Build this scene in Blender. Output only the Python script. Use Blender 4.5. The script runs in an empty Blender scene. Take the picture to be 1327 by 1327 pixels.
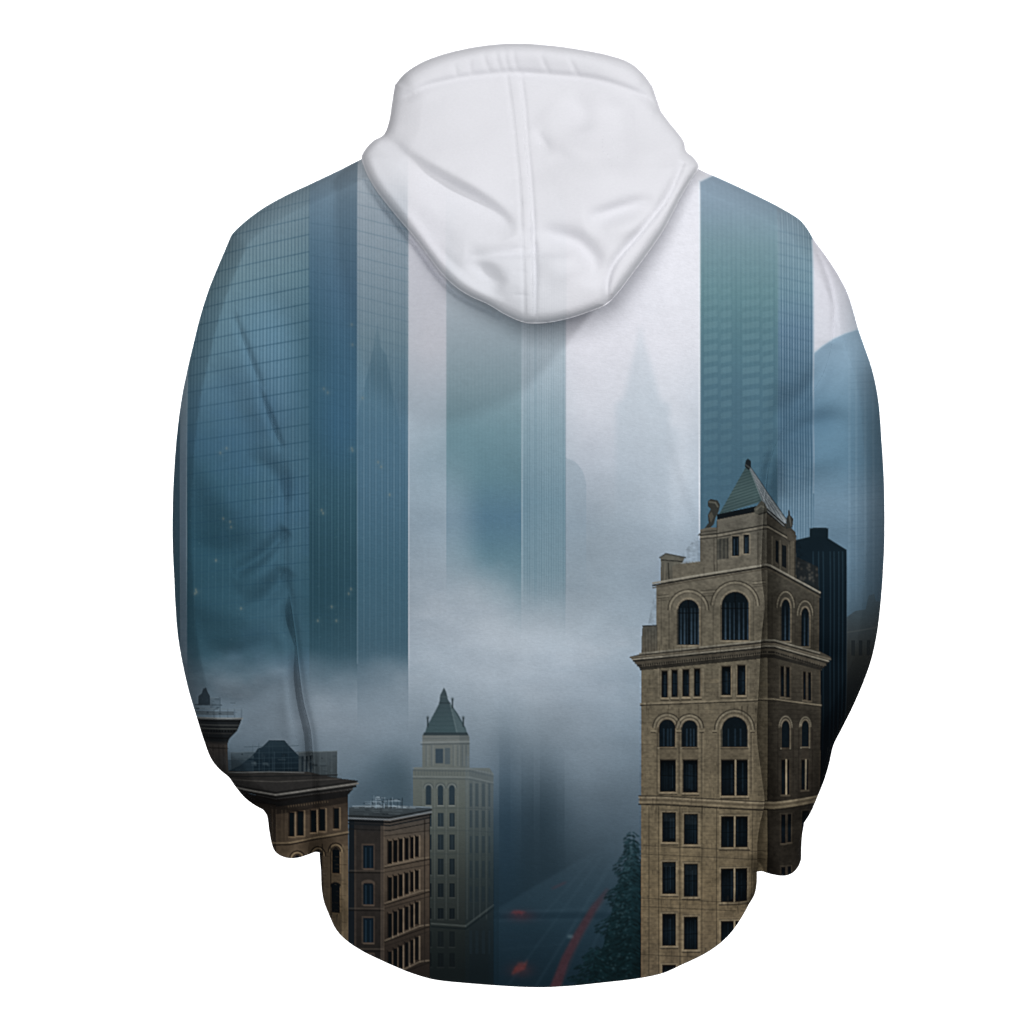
import bpy, math
import numpy as np
# ================================================================ camera, world, lamps, exposure
sc = bpy.context.scene
S = 0.0006                       # metres per garment unit
CX, CZ = 663.5, 663.5            # garment unit that sits at the world origin
CAM_D = 6.0
cam = bpy.data.cameras.new("camera"); cam_o = bpy.data.objects.new("camera", cam); sc.collection.objects.link(cam_o)
cam_o.location = (0, -CAM_D, 0); cam_o.rotation_euler = (math.radians(90), 0, 0)
cam.sensor_width = 36; cam.lens = 36*CAM_D/(1327*S); cam.clip_start = .1; cam.clip_end = 100
sc.camera = cam_o
w = bpy.data.worlds.new("World"); sc.world = w; w.use_nodes = True
w.node_tree.nodes["Background"].inputs[0].default_value = (.97, .98, 1, 1)
w.node_tree.nodes["Background"].inputs[1].default_value = 0.19
def area(name, loc, target, size, power, col=(1, 1, 1)):
    l = bpy.data.lights.new(name, 'AREA'); l.shape = 'RECTANGLE'; l.size, l.size_y = size; l.energy = power; l.color = col
    o = bpy.data.objects.new(name, l); sc.collection.objects.link(o); o.location = loc
    d = [target[i]-loc[i] for i in range(3)]
    from mathutils import Vector
    o.rotation_euler = Vector(d).to_track_quat('-Z', 'Y').to_euler(); return o
area("key_lamp", (2.6, -2.15, 2.75), (0, 0, 0), (.32, .32), 76)
area("front_softbox", (-.6, -7.2, 1.2), (0, 0, 0), (3.2, 3.2), 352)
area("backdrop_lamp", (-2.5, 2.9, .4), (-1.1, 5, 0), (.8, 3), 145)
area("backdrop_lamp", (2.5, 2.9, .4), (1.1, 5, 0), (.8, 3), 145)
sc.view_settings.view_transform = 'Standard'; sc.view_settings.look = 'None'
sc.view_settings.exposure = 0; sc.view_settings.gamma = 1; sc.view_settings.use_curve_mapping = False

PRINT_GAIN = 1.0
NU, NV = 760, 1050
# ---------------------------------------------------------------- the printed picture
# drawn in garment cloth units (u to the right, v downwards, 1 unit = 0.6 mm), two samples per unit
SS = 2
PX0, PY0, PX1, PY1 = 200, 40, 1170, 1300
PW, PH = (PX1-PX0)*SS, (PY1-PY0)*SS
CV = np.zeros((PH, PW, 3), np.float32)
rng = np.random.default_rng(7)

def bbox(x0, y0, x1, y1):
    a = max(0, int((x0-PX0)*SS)-1); b = min(PW, int((x1-PX0)*SS)+2)
    c = max(0, int((y0-PY0)*SS)-1); d = min(PH, int((y1-PY0)*SS)+2)
    return a, b, c, d
def coords(a, b, c, d):
    X = (np.arange(a, b, dtype=np.float32)+.5)/SS+PX0
    Y = (np.arange(c, d, dtype=np.float32)+.5)/SS+PY0
    return X[None, :], Y[:, None]
def smooth(t):
    t = np.clip(t, 0, 1); return t*t*(3-2*t)
def stops(v, st):
    """st: list of (position, (r,g,b)) -> colours at v"""
    p = [s[0] for s in st]
    return np.stack([np.interp(v, p, [s[1][k] for s in st]) for k in range(3)], -1).astype(np.float32)
def inside(poly, X, Y):
    m = np.zeros((Y.shape[0], X.shape[1]), bool)
    n = len(poly)
    for i in range(n):
        x0, y0 = poly[i]; x1, y1 = poly[(i+1) % n]
        if y0 == y1: continue
        r = (Y > min(y0, y1)) & (Y <= max(y0, y1))
        rr = np.nonzero(r[:, 0])[0]
        if len(rr) == 0: continue
        s = slice(rr[0], rr[-1]+1)
        xi = x0+(Y[s]-y0)*(x1-x0)/(y1-y0)
        m[s] ^= (X < xi)
    return m
def put(sl, col, al):
    c = CV[sl]; 
    if not isinstance(col, np.ndarray): col = np.array(col, np.float32)
    if isinstance(al, np.ndarray): al = al[..., None] if al.ndim == 2 else al
    CV[sl] = c*(1-al)+col*al
def poly(pts, col, alpha=1.0, rel=None):
    """col: (r,g,b) or vertical stops; alpha: number or [(v, a), ...]; rel multiplies what is there"""
    xs = [p[0] for p in pts]; ys = [p[1] for p in pts]
    a, b, c, d = bbox(min(xs), min(ys), max(xs), max(ys))
    if b <= a or d <= c: return
    X, Y = coords(a, b, c, d)
    m = inside(pts, X, Y).astype(np.float32)
    if isinstance(alpha, list):
        m = m*np.interp(Y[:, 0], [q[0] for q in alpha], [q[1] for q in alpha]).astype(np.float32)[:, None]
    else: m = m*alpha
    sl = (slice(c, d), slice(a, b))
    if rel is not None:
        CV[sl] = CV[sl]*(1+(np.float32(rel)-1)*m[..., None]); return
    if isinstance(col[0], (tuple, list)):
        cc = stops(Y[:, 0], col)[:, None, :]
        CV[sl] = CV[sl]*(1-m[..., None])+cc*m[..., None]
    else: put(sl, col, m)
def rect(x0, y0, x1, y1, col, alpha=1.0, rel=None): poly([(x0, y0), (x1, y0), (x1, y1), (x0, y1)], col, alpha, rel)
def line(pts, w, col, alpha=1.0, rel=None):
    for (x0, y0), (x1, y1) in zip(pts[:-1], pts[1:]):
        a, b, c, d = bbox(min(x0, x1)-w-1, min(y0, y1)-w-1, max(x0, x1)+w+1, max(y0, y1)+w+1)
        if b <= a or d <= c: continue
        X, Y = coords(a, b, c, d)
        L2 = (x1-x0)**2+(y1-y0)**2+1e-9
        t = np.clip(((X-x0)*(x1-x0)+(Y-y0)*(y1-y0))/L2, 0, 1)
        D = np.hypot(X-x0-t*(x1-x0), Y-y0-t*(y1-y0))
        m = np.clip((w/2+.25-D)*2, 0, 1)*alpha
        sl = (slice(c, d), slice(a, b))
        if rel is not None: CV[sl] = CV[sl]*(1+(np.float32(rel)-1)*m[..., None])
        else: put(sl, col, m)
def arc(cx, cy, rx, ry, w, col, alpha=1.0, a0=180, a1=360, n=14, rel=None):
    line([(cx+rx*math.cos(math.radians(a0+(a1-a0)*i/n)), cy+ry*math.sin(math.radians(a0+(a1-a0)*i/n))) for i in range(n+1)], w, col, alpha, rel)
def blob(cx, cy, rx, ry, col, alpha, p=1.0):
    a, b, c, d = bbox(cx-rx*2.4, cy-ry*2.4, cx+rx*2.4, cy+ry*2.4)
    if b <= a or d <= c: return
    X, Y = coords(a, b, c, d)
    m = np.exp(-(((X-cx)/rx)**2+((Y-cy)/ry)**2)**p)*alpha
    put((slice(c, d), slice(a, b)), col, m.astype(np.float32))
def noise(h, w, cell, seed):
    """smooth value noise h x w, lattice spacing cell (cx, cy) samples"""
    r = np.random.default_rng(seed)
    cx, cy = cell
    g = r.random((int(h/cy)+3, int(w/cx)+3)).astype(np.float32)
    y = np.arange(h)/cy; x = np.arange(w)/cx
    iy = y.astype(int); ix = x.astype(int); fy = smooth(y-iy)[:, None]; fx = smooth(x-ix)[None, :]
    r0 = g[iy]; r1 = g[iy+1]
    a = r0[:, ix]*(1-fx)+r0[:, ix+1]*fx; b = r1[:, ix]*(1-fx)+r1[:, ix+1]*fx
    return (a*(1-fy)+b*fy).astype(np.float32)
def fbm(h, w, cell, seed, oct=4):
    o = 0; s = 1; t = 0
    for k in range(oct):
        o = o+noise(h, w, (max(cell[0]/2**k, 1.01), max(cell[1]/2**k, 1.01)), seed+k)*s; t += s; s *= .5
    return o/t

# ---- sky and fog: colour lattice
gx = [225, 330, 440, 555, 660, 760, 870, 990, 1080, 1150]
gy = [50, 230, 330, 450, 520, 600, 680, 750, 820, 880, 940, 1000, 1060, 1130, 1200, 1285]
W_ = (222, 222, 229)
lat = {
 50:  [W_]*10,
 230: [W_]*10,
 330: [(214,215,223),(214,215,223),(212,213,221),(214,214,223),(222,222,230),W_,(228,228,235),(222,222,230),(208,207,216),(206,206,214)],
 450: [(170,185,196),(170,185,196),(172,186,198),(203,205,214),(205,208,217),(219,219,227),(222,223,231),(210,214,222),(206,208,217),(150,172,188)],
 520: [(150,170,182),(150,170,182),(160,176,188),(178,190,202),(176,190,200),(206,209,218),(208,213,222),(180,192,204),(124,154,174),(118,148,168)],
 600: [(140,158,172),(140,158,172),(150,166,180),(152,169,182),(150,168,180),(182,190,201),(196,204,214),(150,168,182),(92,125,147),(96,126,146)],
 680: [(130,150,165),(130,150,165),(140,158,172),(139,157,171),(138,156,168),(150,165,177),(168,182,195),(130,150,166),(104,134,154),(98,126,144)],
 750: [(118,138,152),(118,138,152),(130,150,164),(146,161,173),(150,166,177),(142,158,170),(146,162,176),(120,138,152),(92,118,134),(72,98,114)],
 820: [(70,92,108),(72,94,110),(112,130,144),(154,166,177),(164,175,185),(158,171,182),(142,159,172),(110,126,140),(62,76,84),(50,58,62)],
 880: [(88,104,116),(96,112,124),(112,128,140),(140,153,164),(152,164,175),(146,159,171),(128,145,158),(100,116,128),(40,50,56),(34,38,40)],
 940: [(84,102,114),(102,117,129),(116,130,142),(118,133,145),(130,144,155),(130,144,156),(112,130,144),(80,94,104),(24,30,34),(20,24,26)],
 1000:[(70,86,98),(80,96,108),(98,114,126),(96,112,124),(96,111,123),(108,123,135),(100,117,130),(60,70,78),(16,22,26),(14,16,18)],
 1060:[(50,64,74),(60,74,84),(78,94,106),(70,86,98),(54,72,85),(76,92,104),(84,101,114),(40,48,54),(12,18,22),(10,12,14)],
 1130:[(34,46,54),(40,52,60),(44,58,68),(40,56,66),(32,50,61),(46,63,74),(58,76,88),(30,36,40),(10,14,18),(10,12,14)],
 1200:[(20,30,36),(24,34,40),(26,38,46),(24,38,46),(24,41,51),(36,55,66),(36,55,64),(20,24,28),(10,12,14),(10,12,14)],
 1285:[(12,20,24),(12,20,24),(14,24,30),(14,26,34),(17,33,42),(24,42,53),(18,34,42),(12,16,18),(10,12,14),(10,12,14)],
}
X, Y = coords(0, PW, 0, PH)
L = np.array([lat[k] for k in gy], np.float32)
xx = np.interp(X[0], gx, range(len(gx))); yy = np.interp(Y[:, 0], gy, range(len(gy)))
ix = np.minimum(xx.astype(int), len(gx)-2); fx = smooth(xx-ix)[None, :, None]*.5+(xx-ix)[None, :, None]*.5
iy = np.minimum(yy.astype(int), len(gy)-2); fy = (yy-iy)[:, None, None]
FOG = (L[iy][:, ix]*(1-fx)+L[iy][:, ix+1]*fx)*(1-fy)+(L[iy+1][:, ix]*(1-fx)+L[iy+1][:, ix+1]*fx)*fy
cl = fbm(PH, PW, (150*SS, 90*SS), 3, 4)-.5
amp = np.interp(Y[:, 0], [500, 600, 800, 1000, 1100], [0.02, .16, .26, .3, .15])[:, None]
FOG = (FOG*(1+(cl*amp)[..., None])).astype(np.float32)
del L
CV[:] = FOG
def tofog(x0, y0, x1, y1, af):
    """lay the fog back over a region; af(X, Y) is its opacity"""
    a, b, c, d = bbox(x0, y0, x1, y1)
    X, Y = coords(a, b, c, d)
    m = np.broadcast_to(np.clip(af(X, Y), 0, 1), (d-c, b-a)).astype(np.float32)
    sl = (slice(c, d), slice(a, b)); put(sl, FOG[sl], m)
NZ = fbm(PH, PW, (60*SS, 60*SS), 31, 4)
def nz(X0, Y0, X1, Y1):
    a, b, c, d = bbox(X0, Y0, X1, Y1); return NZ[c:d, a:b]

# uneven wisps
W1 = np.clip((fbm(PH, PW, (110*SS, 46*SS), 41, 5)-.47)*4, 0, 1)*np.exp(-((Y-835)/85)**2)
W1 = W1*.42+.34*np.exp(-((X-620)/120)**2-((Y-815-.25*(X-600))/62)**2)*(.55+.9*fbm(PH, PW, (90*SS, 60*SS), 53, 5))+.14*np.exp(-((X-430)/110)**2-((Y-925)/40)**2)
CV[:] = CV*(1-W1[..., None])+np.float32((180,189,199))*W1[..., None]
W1 = np.clip((fbm(PH, PW, (120*SS, 60*SS), 47, 5)-.48)*4, 0, 1)*np.exp(-((Y-760)/160)**2)
CV[:] = CV*(1-(W1*.2)[..., None])+np.float32((110,128,144))*(W1*.2)[..., None]
FOG = CV.copy(); del W1
# ---- pale spired tower far in the fog
g1 = [(420, (188,201,211)), (520, (180,194,205)), (600, (166,180,192)), (680, (150,166,179))]
poly([(830,420),(834,440),(842,466),(849,492),(856,520),(868,524),(868,760),(798,760),(798,524),(808,518),(814,492),(820,466),(826,440)], g1, [(420,.36),(520,.55),(620,.5),(740,0)])
rect(868, 555, 879, 740, (172,186,198), [(555,.35),(740,0)])
rect(842, 520, 844, 740, (190,202,212), [(520,.3),(700,0)])
def soften(x0, y0, x1, y1, r):
    a, b, c, d = bbox(x0, y0, x1, y1); A = CV[c:d, a:b]; r = int(r*SS)
    k = np.exp(-.5*(np.arange(-2*r, 2*r+1)/r)**2); k /= k.sum(); p = 2*r
    B = np.pad(A, ((p, p), (0, 0), (0, 0)), mode='edge'); B = sum(np.float32(k[i])*B[i:i+A.shape[0]] for i in range(len(k)))
    B = np.pad(B, ((0, 0), (p, p), (0, 0)), mode='edge'); CV[c:d, a:b] = sum(np.float32(k[i])*B[:, i:i+A.shape[1]] for i in range(len(k)))
soften(780, 405, 900, 780, 3.5)
# ---- rounded block behind the middle tower
pts = [(733, 900), (733, 593)]+[(733+27*math.sin(t), 633-38*math.cos(t)) for t in np.linspace(0.1, 1.57, 12)]+[(760, 900)]
poly(pts, [(590,(150,166,178)),(680,(136,154,168)),(760,(138,156,169))], [(590,.65),(690,.6),(790,0)])
# ---- middle tower
poly([(579,200),(676,200),(676,900),(579,900)], [(300,(182,196,205)),(420,(160,176,186)),(500,(136,160,170)),(560,(112,143,154)),(620,(97,131,143)),(670,(84,118,139)),(720,(92,126,140)),(800,(110,138,150))], [(200,0),(330,.35),(420,.85),(520,1),(700,1),(780,.8),(860,0)])
poly([(676,200),(733,200),(733,900),(676,900)], [(300,(196,206,214)),(420,(182,196,205)),(500,(158,177,188)),(560,(134,159,171)),(650,(112,142,157)),(740,(116,143,156)),(800,(126,148,160))], [(200,0),(330,.35),(420,.75),(520,.95),(740,.9),(780,.7),(840,0)])
blob(600, 590, 60, 60, (96,132,144), .25); blob(648, 665, 40, 60, (78,112,134), .22)
rect(676, 300, 678, 800, (175,192,202), [(300,.2),(500,.5),(760,.2),(800,0)])
rect(693, 300, 695.5, 800, (95,125,140), [(300,0),(500,.2),(760,.2),(800,0)])
for i, x in enumerate(np.arange(680, 733, 3.1)):
    rect(x, 300, x+1.2, 820, (78,108,124) if i % 3 else (90,118,134), [(300,.05),(420,.18),(560,.3),(740,.3),(800,0)])
for x in np.arange(583, 676, 4.6):
    rect(x, 420, x+1.5, 760, (80,112,126), [(420,0),(500,.10),(700,.10),(760,0)])
tofog(560, 560, 745, 900, lambda X, Y: smooth((Y-(690+(X-579)*.42)+ (nz(560,560,745,900)-.5)*70)/105))
tofog(560, 470, 640, 900, lambda X, Y: (1-smooth((X-575-14*(Y-470)/300)/50))*smooth((Y-560)/110)*.6)

# ---- left glass tower
poly([(243,180),(402,180),(402,980),(243,980)], [(240,(122,142,154)),(300,(113,137,149)),(360,(110,140,152)),(430,(97,131,148)),(520,(84,118,140)),(600,(72,107,128)),(680,(66,101,120)),(760,(60,95,113)),(840,(62,94,110)),(900,(80,104,118))])
a, b, c, d = bbox(243, 180, 402, 980); X, Y = coords(a, b, c, d); sl = (slice(c, d), slice(a, b))
put(sl, stops(Y[:, 0], [(300,(110,140,150)),(450,(98,132,142)),(560,(60,96,116)),(700,(42,78,94)),(850,(46,78,92))])[:, None, :]*np.ones((1, b-a, 1), np.float32), (smooth((395-X)/120)*smooth((Y-380)/260)*.95).astype(np.float32))
put(sl, (62,98,128), (np.clip((NZ[c:d, a:b]-.5)*3, 0, 1)*smooth((Y-430)/100)*.45).astype(np.float32))
put(sl, (98,136,160), (np.exp(-((X-350)/45)**2-((Y-450)/70)**2)*.6).astype(np.float32))
for i, x in enumerate(np.arange(246, 401, 4.55)):
    k = (x-246)/155
    rect(x, 200, x+1.5, 900, (40,72,92), [(240,.10+.12*k),(330,.25+.25*k),(480,.3+.3*k),(620,.22+.22*k),(760,.16),(850,.05),(880,0)])
    if i % 2: rect(x+2.2, 200, x+3.4, 900, (138,166,180), [(240,.05),(400,.22*k+.04),(600,.18*k+.03),(760,.06),(850,0)])
yr = 238.0
while yr < 830:
    sp = .2-.00028*(yr-350)
    al = float(np.interp(yr, [250, 290, 400, 560, 700, 820], [.12, .4, .62, .62, .4, .15]))
    for q in range(8):
        xa = 402-q*20; xb = max(xa-20, 243)
        line([(xa, yr+(402-xa)*sp), (xb, yr+(402-xb)*sp)], 1.5, (38,72,94), al*(1-.5*q/8))
    yr += 22.3
# narrow slivers left of it
rect(200, 180, 233, 900, [(450,(96,124,140)),(600,(66,92,108)),(750,(56,84,98)),(850,(70,92,106)),(890,(84,102,114))], [(450,1),(840,1),(890,0)])
rect(233, 180, 242, 900, [(450,(132,152,164)),(600,(100,120,136)),(700,(88,108,124)),(850,(80,100,114))], [(450,1),(800,.9),(870,0)])
rect(242, 300, 243.2, 860, (150,168,180), [(300,.3),(700,.35),(820,0)])
# face B, darker
poly([(402,180),(464,180),(464,980),(402,980)], [(215,(128,146,160)),(260,(104,128,146)),(320,(86,115,136)),(380,(74,106,130)),(450,(62,98,122)),(550,(54,91,114)),(620,(52,88,104)),(700,(46,80,94)),(770,(42,74,88)),(840,(52,82,96)),(900,(80,102,116))])
blob(402, 500, 25, 150, (50,86,102), .5); blob(440, 560, 24, 60, (58,98,128), .4); blob(412, 770, 30, 80, (38,70,82), .5)
for i, x in enumerate(np.arange(404, 463, 4.1)):
    rect(x, 220, x+1.4, 900, (34,64,84), [(240,.08),(400,.26),(700,.3),(850,.08),(880,0)])
    if i % 2 == 0: rect(x+2, 220, x+3, 900, (112,146,166), [(240,.08),(400,.2),(700,.18),(850,.04),(880,0)])
for k, yq in enumerate(np.arange(290, 800, 21)):
    line([(402, yq), (464, yq+9)], 1.3, (44,76,96), .18)
# face C, lighter
poly([(464,180),(530,180),(530,980),(464,980)], [(220,(184,194,203)),(280,(160,174,186)),(340,(146,164,177)),(400,(128,150,164)),(440,(116,142,156)),(490,(98,130,148)),(560,(80,114,136)),(640,(70,104,125)),(740,(62,96,114)),(830,(62,92,108)),(900,(84,106,120))])
poly([(490,418),(494,450),(502,462),(508,500),(520,560),(520,640),(462,640),(464,540),(476,490),(484,455)], (62,98,118), [(418,.15),(480,.38),(560,.3),(640,0)])
for i, x in enumerate(np.arange(466, 530, 3.9)):
    rect(x, 210, x+1.3, 920, (52,86,106), [(230,.10),(400,.24),(640,.3),(820,.15),(880,0)])
    if i % 2: rect(x+2, 210, x+3, 920, (168,188,198), [(230,.15),(400,.25),(640,.14),(820,.08),(880,0)])
for k, yq in enumerate(np.arange(232, 560, 17)):
    line([(464, yq), (530, yq+16)], 1.3, (86,116,136), float(np.interp(yq, [232,300,480,560], [.2,.4,.3,.08])))
line([(464, 200), (464, 860)], 1.0, (176,192,202), .28)
rect(529.4, 220, 531, 900, (205,212,220), [(220,.4),(500,.5),(850,.3),(900,0)])
# lit windows
r2 = np.random.default_rng(5)
for (x, y) in [(420,503),(425,508),(456,420),(457,446),(456,580),(457,583),(417,660),(419,664),(300,682),(299,675),(290,671),(254,763),(253,768),(255,766),(280,725),(313,787),(452,768),(455,762),(430,785),(412,803),(436,803),(490,598),(494,604),(505,640),(470,515),(294,580),(286,586)]:
    blob(x+.8, y+1.6, 1.1, 1.8, (176,160,128), .32)
    blob(x+1, y+2, 5, 3, (100,118,120), .15)
for k in range(60):
    x = r2.uniform(246, 526); y = r2.uniform(560, 830)
    rect(x, y, x+r2.uniform(1, 3), y+r2.uniform(1, 2.5), (120,148,150), .08)
# fog climbing over its foot
tofog(200, 740, 540, 1000, lambda X, Y: smooth((Y-(812+12*np.sin((X-250)/60)+ 34*smooth((X-330)/150)) + (nz(200,740,540,1000)-.5)*50)/84))
rect(464, 860, 530, 960, (86,106,120), [(850,.0),(885,.35),(950,0)])

# ---- right glass tower
poly([(907,236),(926,226),(1008,226),(1008,900),(907,900)], [(230,(138,158,176)),(270,(128,150,166)),(320,(116,146,156)),(380,(98,134,142)),(440,(84,120,132)),(500,(76,110,126)),(560,(72,105,122)),(620,(66,98,116)),(700,(70,100,118))])
poly([(1008,226),(1054,226),(1054,900),(1008,900)], [(270,(128,146,160)),(330,(118,146,158)),(380,(104,138,152)),(430,(86,118,142)),(480,(70,102,124)),(540,(64,96,118)),(600,(72,104,126)),(650,(92,122,142)),(720,(100,128,148))])
for i, x in enumerate(np.arange(910, 1007, 6.1)):
    rect(x, 240, x+2.4, 700, (58,92,108), [(250,.03),(380,.16),(520,.16),(700,.15)])
for cx0, cx1 in ((912,930),(934,948),(962,984),(988,1002)):
    for yq in np.arange(330, 640, 14.5):
        poly([(cx0, yq+3), (cx1, yq), (cx1, yq+8), (cx0, yq+11)], (134,168,176), float(np.interp(yq, [330,380,470,560,640], [.05,.14,.19,.10,.03])))
for i, x in enumerate(np.arange(1010, 1053, 3.5)):
    rect(x, 275, x+1.3, 720, (164,188,204) if i % 2 else (134,160,178), [(280,.35),(450,.5),(560,.3),(640,.3),(720,.1)])
    rect(x+1.6, 275, x+2.8, 720, (36,66,90), [(280,.15),(450,.4),(560,.35),(640,.25),(720,.1)])
for yq in np.arange(300, 620, 15):
    line([(1008, yq), (1054, yq+9)], 2.6, (52,84,106), .13)
line([(1008,285),(1008,700)], 1.0, (160,180,192), .25)
line([(907,236),(926,226),(940,232)], 1.6, (205,218,228), .7)
rect(905.6, 236, 907.6, 700, (232,236,242), [(236,.95),(560,.8),(690,.4)])
rect(1053, 310, 1054.8, 640, (200,212,224), [(310,.8),(450,.6),(640,.2)])
# ---- curved block at the far right
pts = [(1055,458),(1066,449),(1080,440),(1095,433),(1112,427),(1150,420),(1170,420),(1170,900),(1055,900)]
poly(pts, [(425,(138,164,184)),(470,(128,157,178)),(540,(98,132,154)),(600,(92,126,148)),(650,(108,136,156)),(700,(98,126,146)),(760,(84,110,128)),(840,(56,72,82)),(900,(30,38,44))])
blob(1062, 540, 22, 22, (78,112,136), .5)
line(pts[:6], 1.6, (178,198,212), .7)
for x in (1099, 1108, 1120, 1131): rect(x, 440, x+3, 780, (150,176,194), [(450,.12),(640,.16),(760,.05)])
for yq in np.arange(470, 760, 9): line([(1100, yq), (1150, yq-4)], 1.0, (70,100,122), .15)
a, b, c, d = bbox(1085, 430, 1170, 1000); X, Y = coords(a, b, c, d); CV[c:d, a:b] *= (1-.24*smooth((X-1090)/50)*smooth((Y-440)/60))[..., None]  # print darkened towards the outer sleeve edge to offset bright edge light
# brown block beneath it, dissolving in fog
poly([(1097,800),(1108,792),(1122,790),(1126,772),(1134,770),(1136,780),(1170,780),(1170,1100),(1090,1100),(1090,810)], [(770,(58,70,76)),(820,(50,56,58)),(850,(40,43,42)),(900,(24,28,30)),(960,(12,16,18))], [(770,.5),(815,.85),(850,1)])
line([(1096,820),(1150,812)], 1.5, (70,76,76), .5)
for x in (1103, 1113, 1124): rect(x, 830, x+5, 850, (22,28,32), .5)
# ---- black slab tower
poly([(1028,701),(1049,696),(1049,686),(1054,684),(1070,684),(1073,686),(1073,698),(1097,713),(1097,1100),(1028,1100)], [(684,(22,36,44)),(760,(16,29,38)),(860,(10,20,27)),(960,(7,13,18)),(1100,(5,9,12))])
for x in (1053,1060,1066,1075,1080,1086,1091): rect(x, 715, x+1.6, 1000, (36,56,68), [(715,.6),(880,.35),(1000,0)])
line([(1028,701),(1049,696),(1049,685),(1073,685),(1073,698),(1097,713)], 1.0, (52,72,84), .6)
line([(1097,713),(1097,1000)], 1.0, (46,62,72), .5)

# ---- street between
for x0, w, al in ((676,16,.14),(700,22,.16),(722,10,.12),(648,14,.1)):
    poly([(x0,960),(x0+w,960),(x0+w,1170),(x0,1170)], (26,42,52), [(960,0),(1040,al),(1120,al),(1180,0)])
blob(700, 1080, 34, 90, (34,50,60), .55); blob(655, 1080, 20, 120, (34,56,72), .45)
poly([(640,1180),(690,1150),(800,1085),(835,1085),(835,1300),(640,1300)], [(1085,(78,98,112)),(1150,(46,67,80)),(1200,(32,52,64)),(1290,(18,34,44))], [(1085,0),(1130,.3),(1180,.6),(1290,.7)])
for (x0, y0, x1, y1, al) in ((790,1120,690,1285,.28),(780,1110,652,1285,.22),(770,1110,700,1190,.2),(812,1130,742,1285,.25),(800,1110,735,1215,.2),(650,1182,780,1176,.25),(640,1192,770,1190,.18),(650,1230,730,1222,.12)):
    line([(x0, y0), (x1, y1)], 2.2, (80,102,116), al*.5)
rect(640, 1182, 830, 1190, (16,34,46), .3)
poly([(786,1150),(790,1152),(772,1180),(752,1216),(738,1245),(726,1280),(712,1280),(728,1240),(746,1206),(766,1174)], (78,42,47), [(1150,.25),(1180,.6),(1280,.72)])
line([(788,1158),(770,1186),(750,1222),(728,1276)], 1.2, (112,60,62), .25)
rect(736, 1211, 743, 1214.5, (110,128,134), .5)
for k in range(7): line([(663+k*2.2, 1181+r2.uniform(-2,2)), (668+k*2.2, 1182+r2.uniform(-2,3))], 1.5, (140,50,50), .45)
for k in range(9): line([(664+k*2.0, 1262-k*.9), (669+k*1.8, 1250-k*.5+r2.uniform(-3,2))], 1.5, (140,56,46), .45)
for k in range(5): line([(716+k*3.4, 1151-k*1.6), (720+k*3.4, 1149-k*1.6)], 1.5, (98,48,54), .4)
blob(676, 1186, 16, 7, (110,40,44), .3); blob(675, 1256, 15, 9, (110,40,40), .3)
for k in range(50):
    x = r2.uniform(645, 800); y = r2.uniform(1110, 1270); rect(x, y, x+r2.uniform(1.5, 4), y+1, (104,126,138), .08)
soften(642, 1090, 828, 1290, 1.6)
# conifers at the kerb
def conifer(cx, top, bot, half, col0, col1, n, seed):
    r = np.random.default_rng(seed)
    for k in range(n):
        t = r.random()**.65; y = top+(bot-top)*t; hw = half*(.06+t**.8)*(.82+.25*math.sin(t*34+seed))
        x = cx+r.uniform(-1, 1)*hw; l = r.uniform(2, 6)*(0.5+t); s = 1 if x > cx else -1
        e = abs(x-cx)/(hw+1e-6); f = r.uniform(.7, 1.35)
        col = tuple((col0[i]*(1-t)+col1[i]*t)*f for i in range(3))
        line([(x, y), (x+s*l*.9, y+l*.45)], r.uniform(1., 2.2), col, .8-.35*e)
poly([(819,1092),(826,1110),(835,1140),(835,1300),(756,1300),(766,1255),(782,1225),(790,1190),(800,1160),(808,1125)], [(1090,(30,54,60)),(1160,(17,40,45)),(1290,(10,26,29))], [(1085,.3),(1130,.85),(1290,.97)])
conifer(819, 1078, 1290, 62, (26,46,52), (10,26,29), 3600, 1)
conifer(770, 1225, 1300, 45, (18,38,43), (10,26,29), 900, 2)
for k in range(130): 
    t = r2.random(); blob(818-r2.uniform(0, 55)*t, 1095+190*t, 1.5, 1.2, (62,88,96), .35)
soften(745, 1060, 845, 1290, .9)
# ---- the stone corner tower
LF = [(680,(94,91,82)),(760,(98,93,81)),(850,(96,90,76)),(950,(100,92,76)),(1050,(104,94,75)),(1150,(110,97,75)),(1260,(98,86,68))]
RF = [(680,(63,60,53)),(760,(68,65,57)),(850,(60,56,48)),(950,(53,49,42)),(1050,(45,41,35)),(1150,(40,36,31))]
DK = (14, 23, 29)
def ln(p, w, col, al=1.0): line(p, w, col, al)
# attic pavilion
poly([(929,672),(985,660),(994,664),(994,745),(907,752),(907,687),(916,684),(929,684)], LF)
poly([(994,662),(1020,680),(1031,690),(1031,702),(1032,760),(994,742)], RF)
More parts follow.
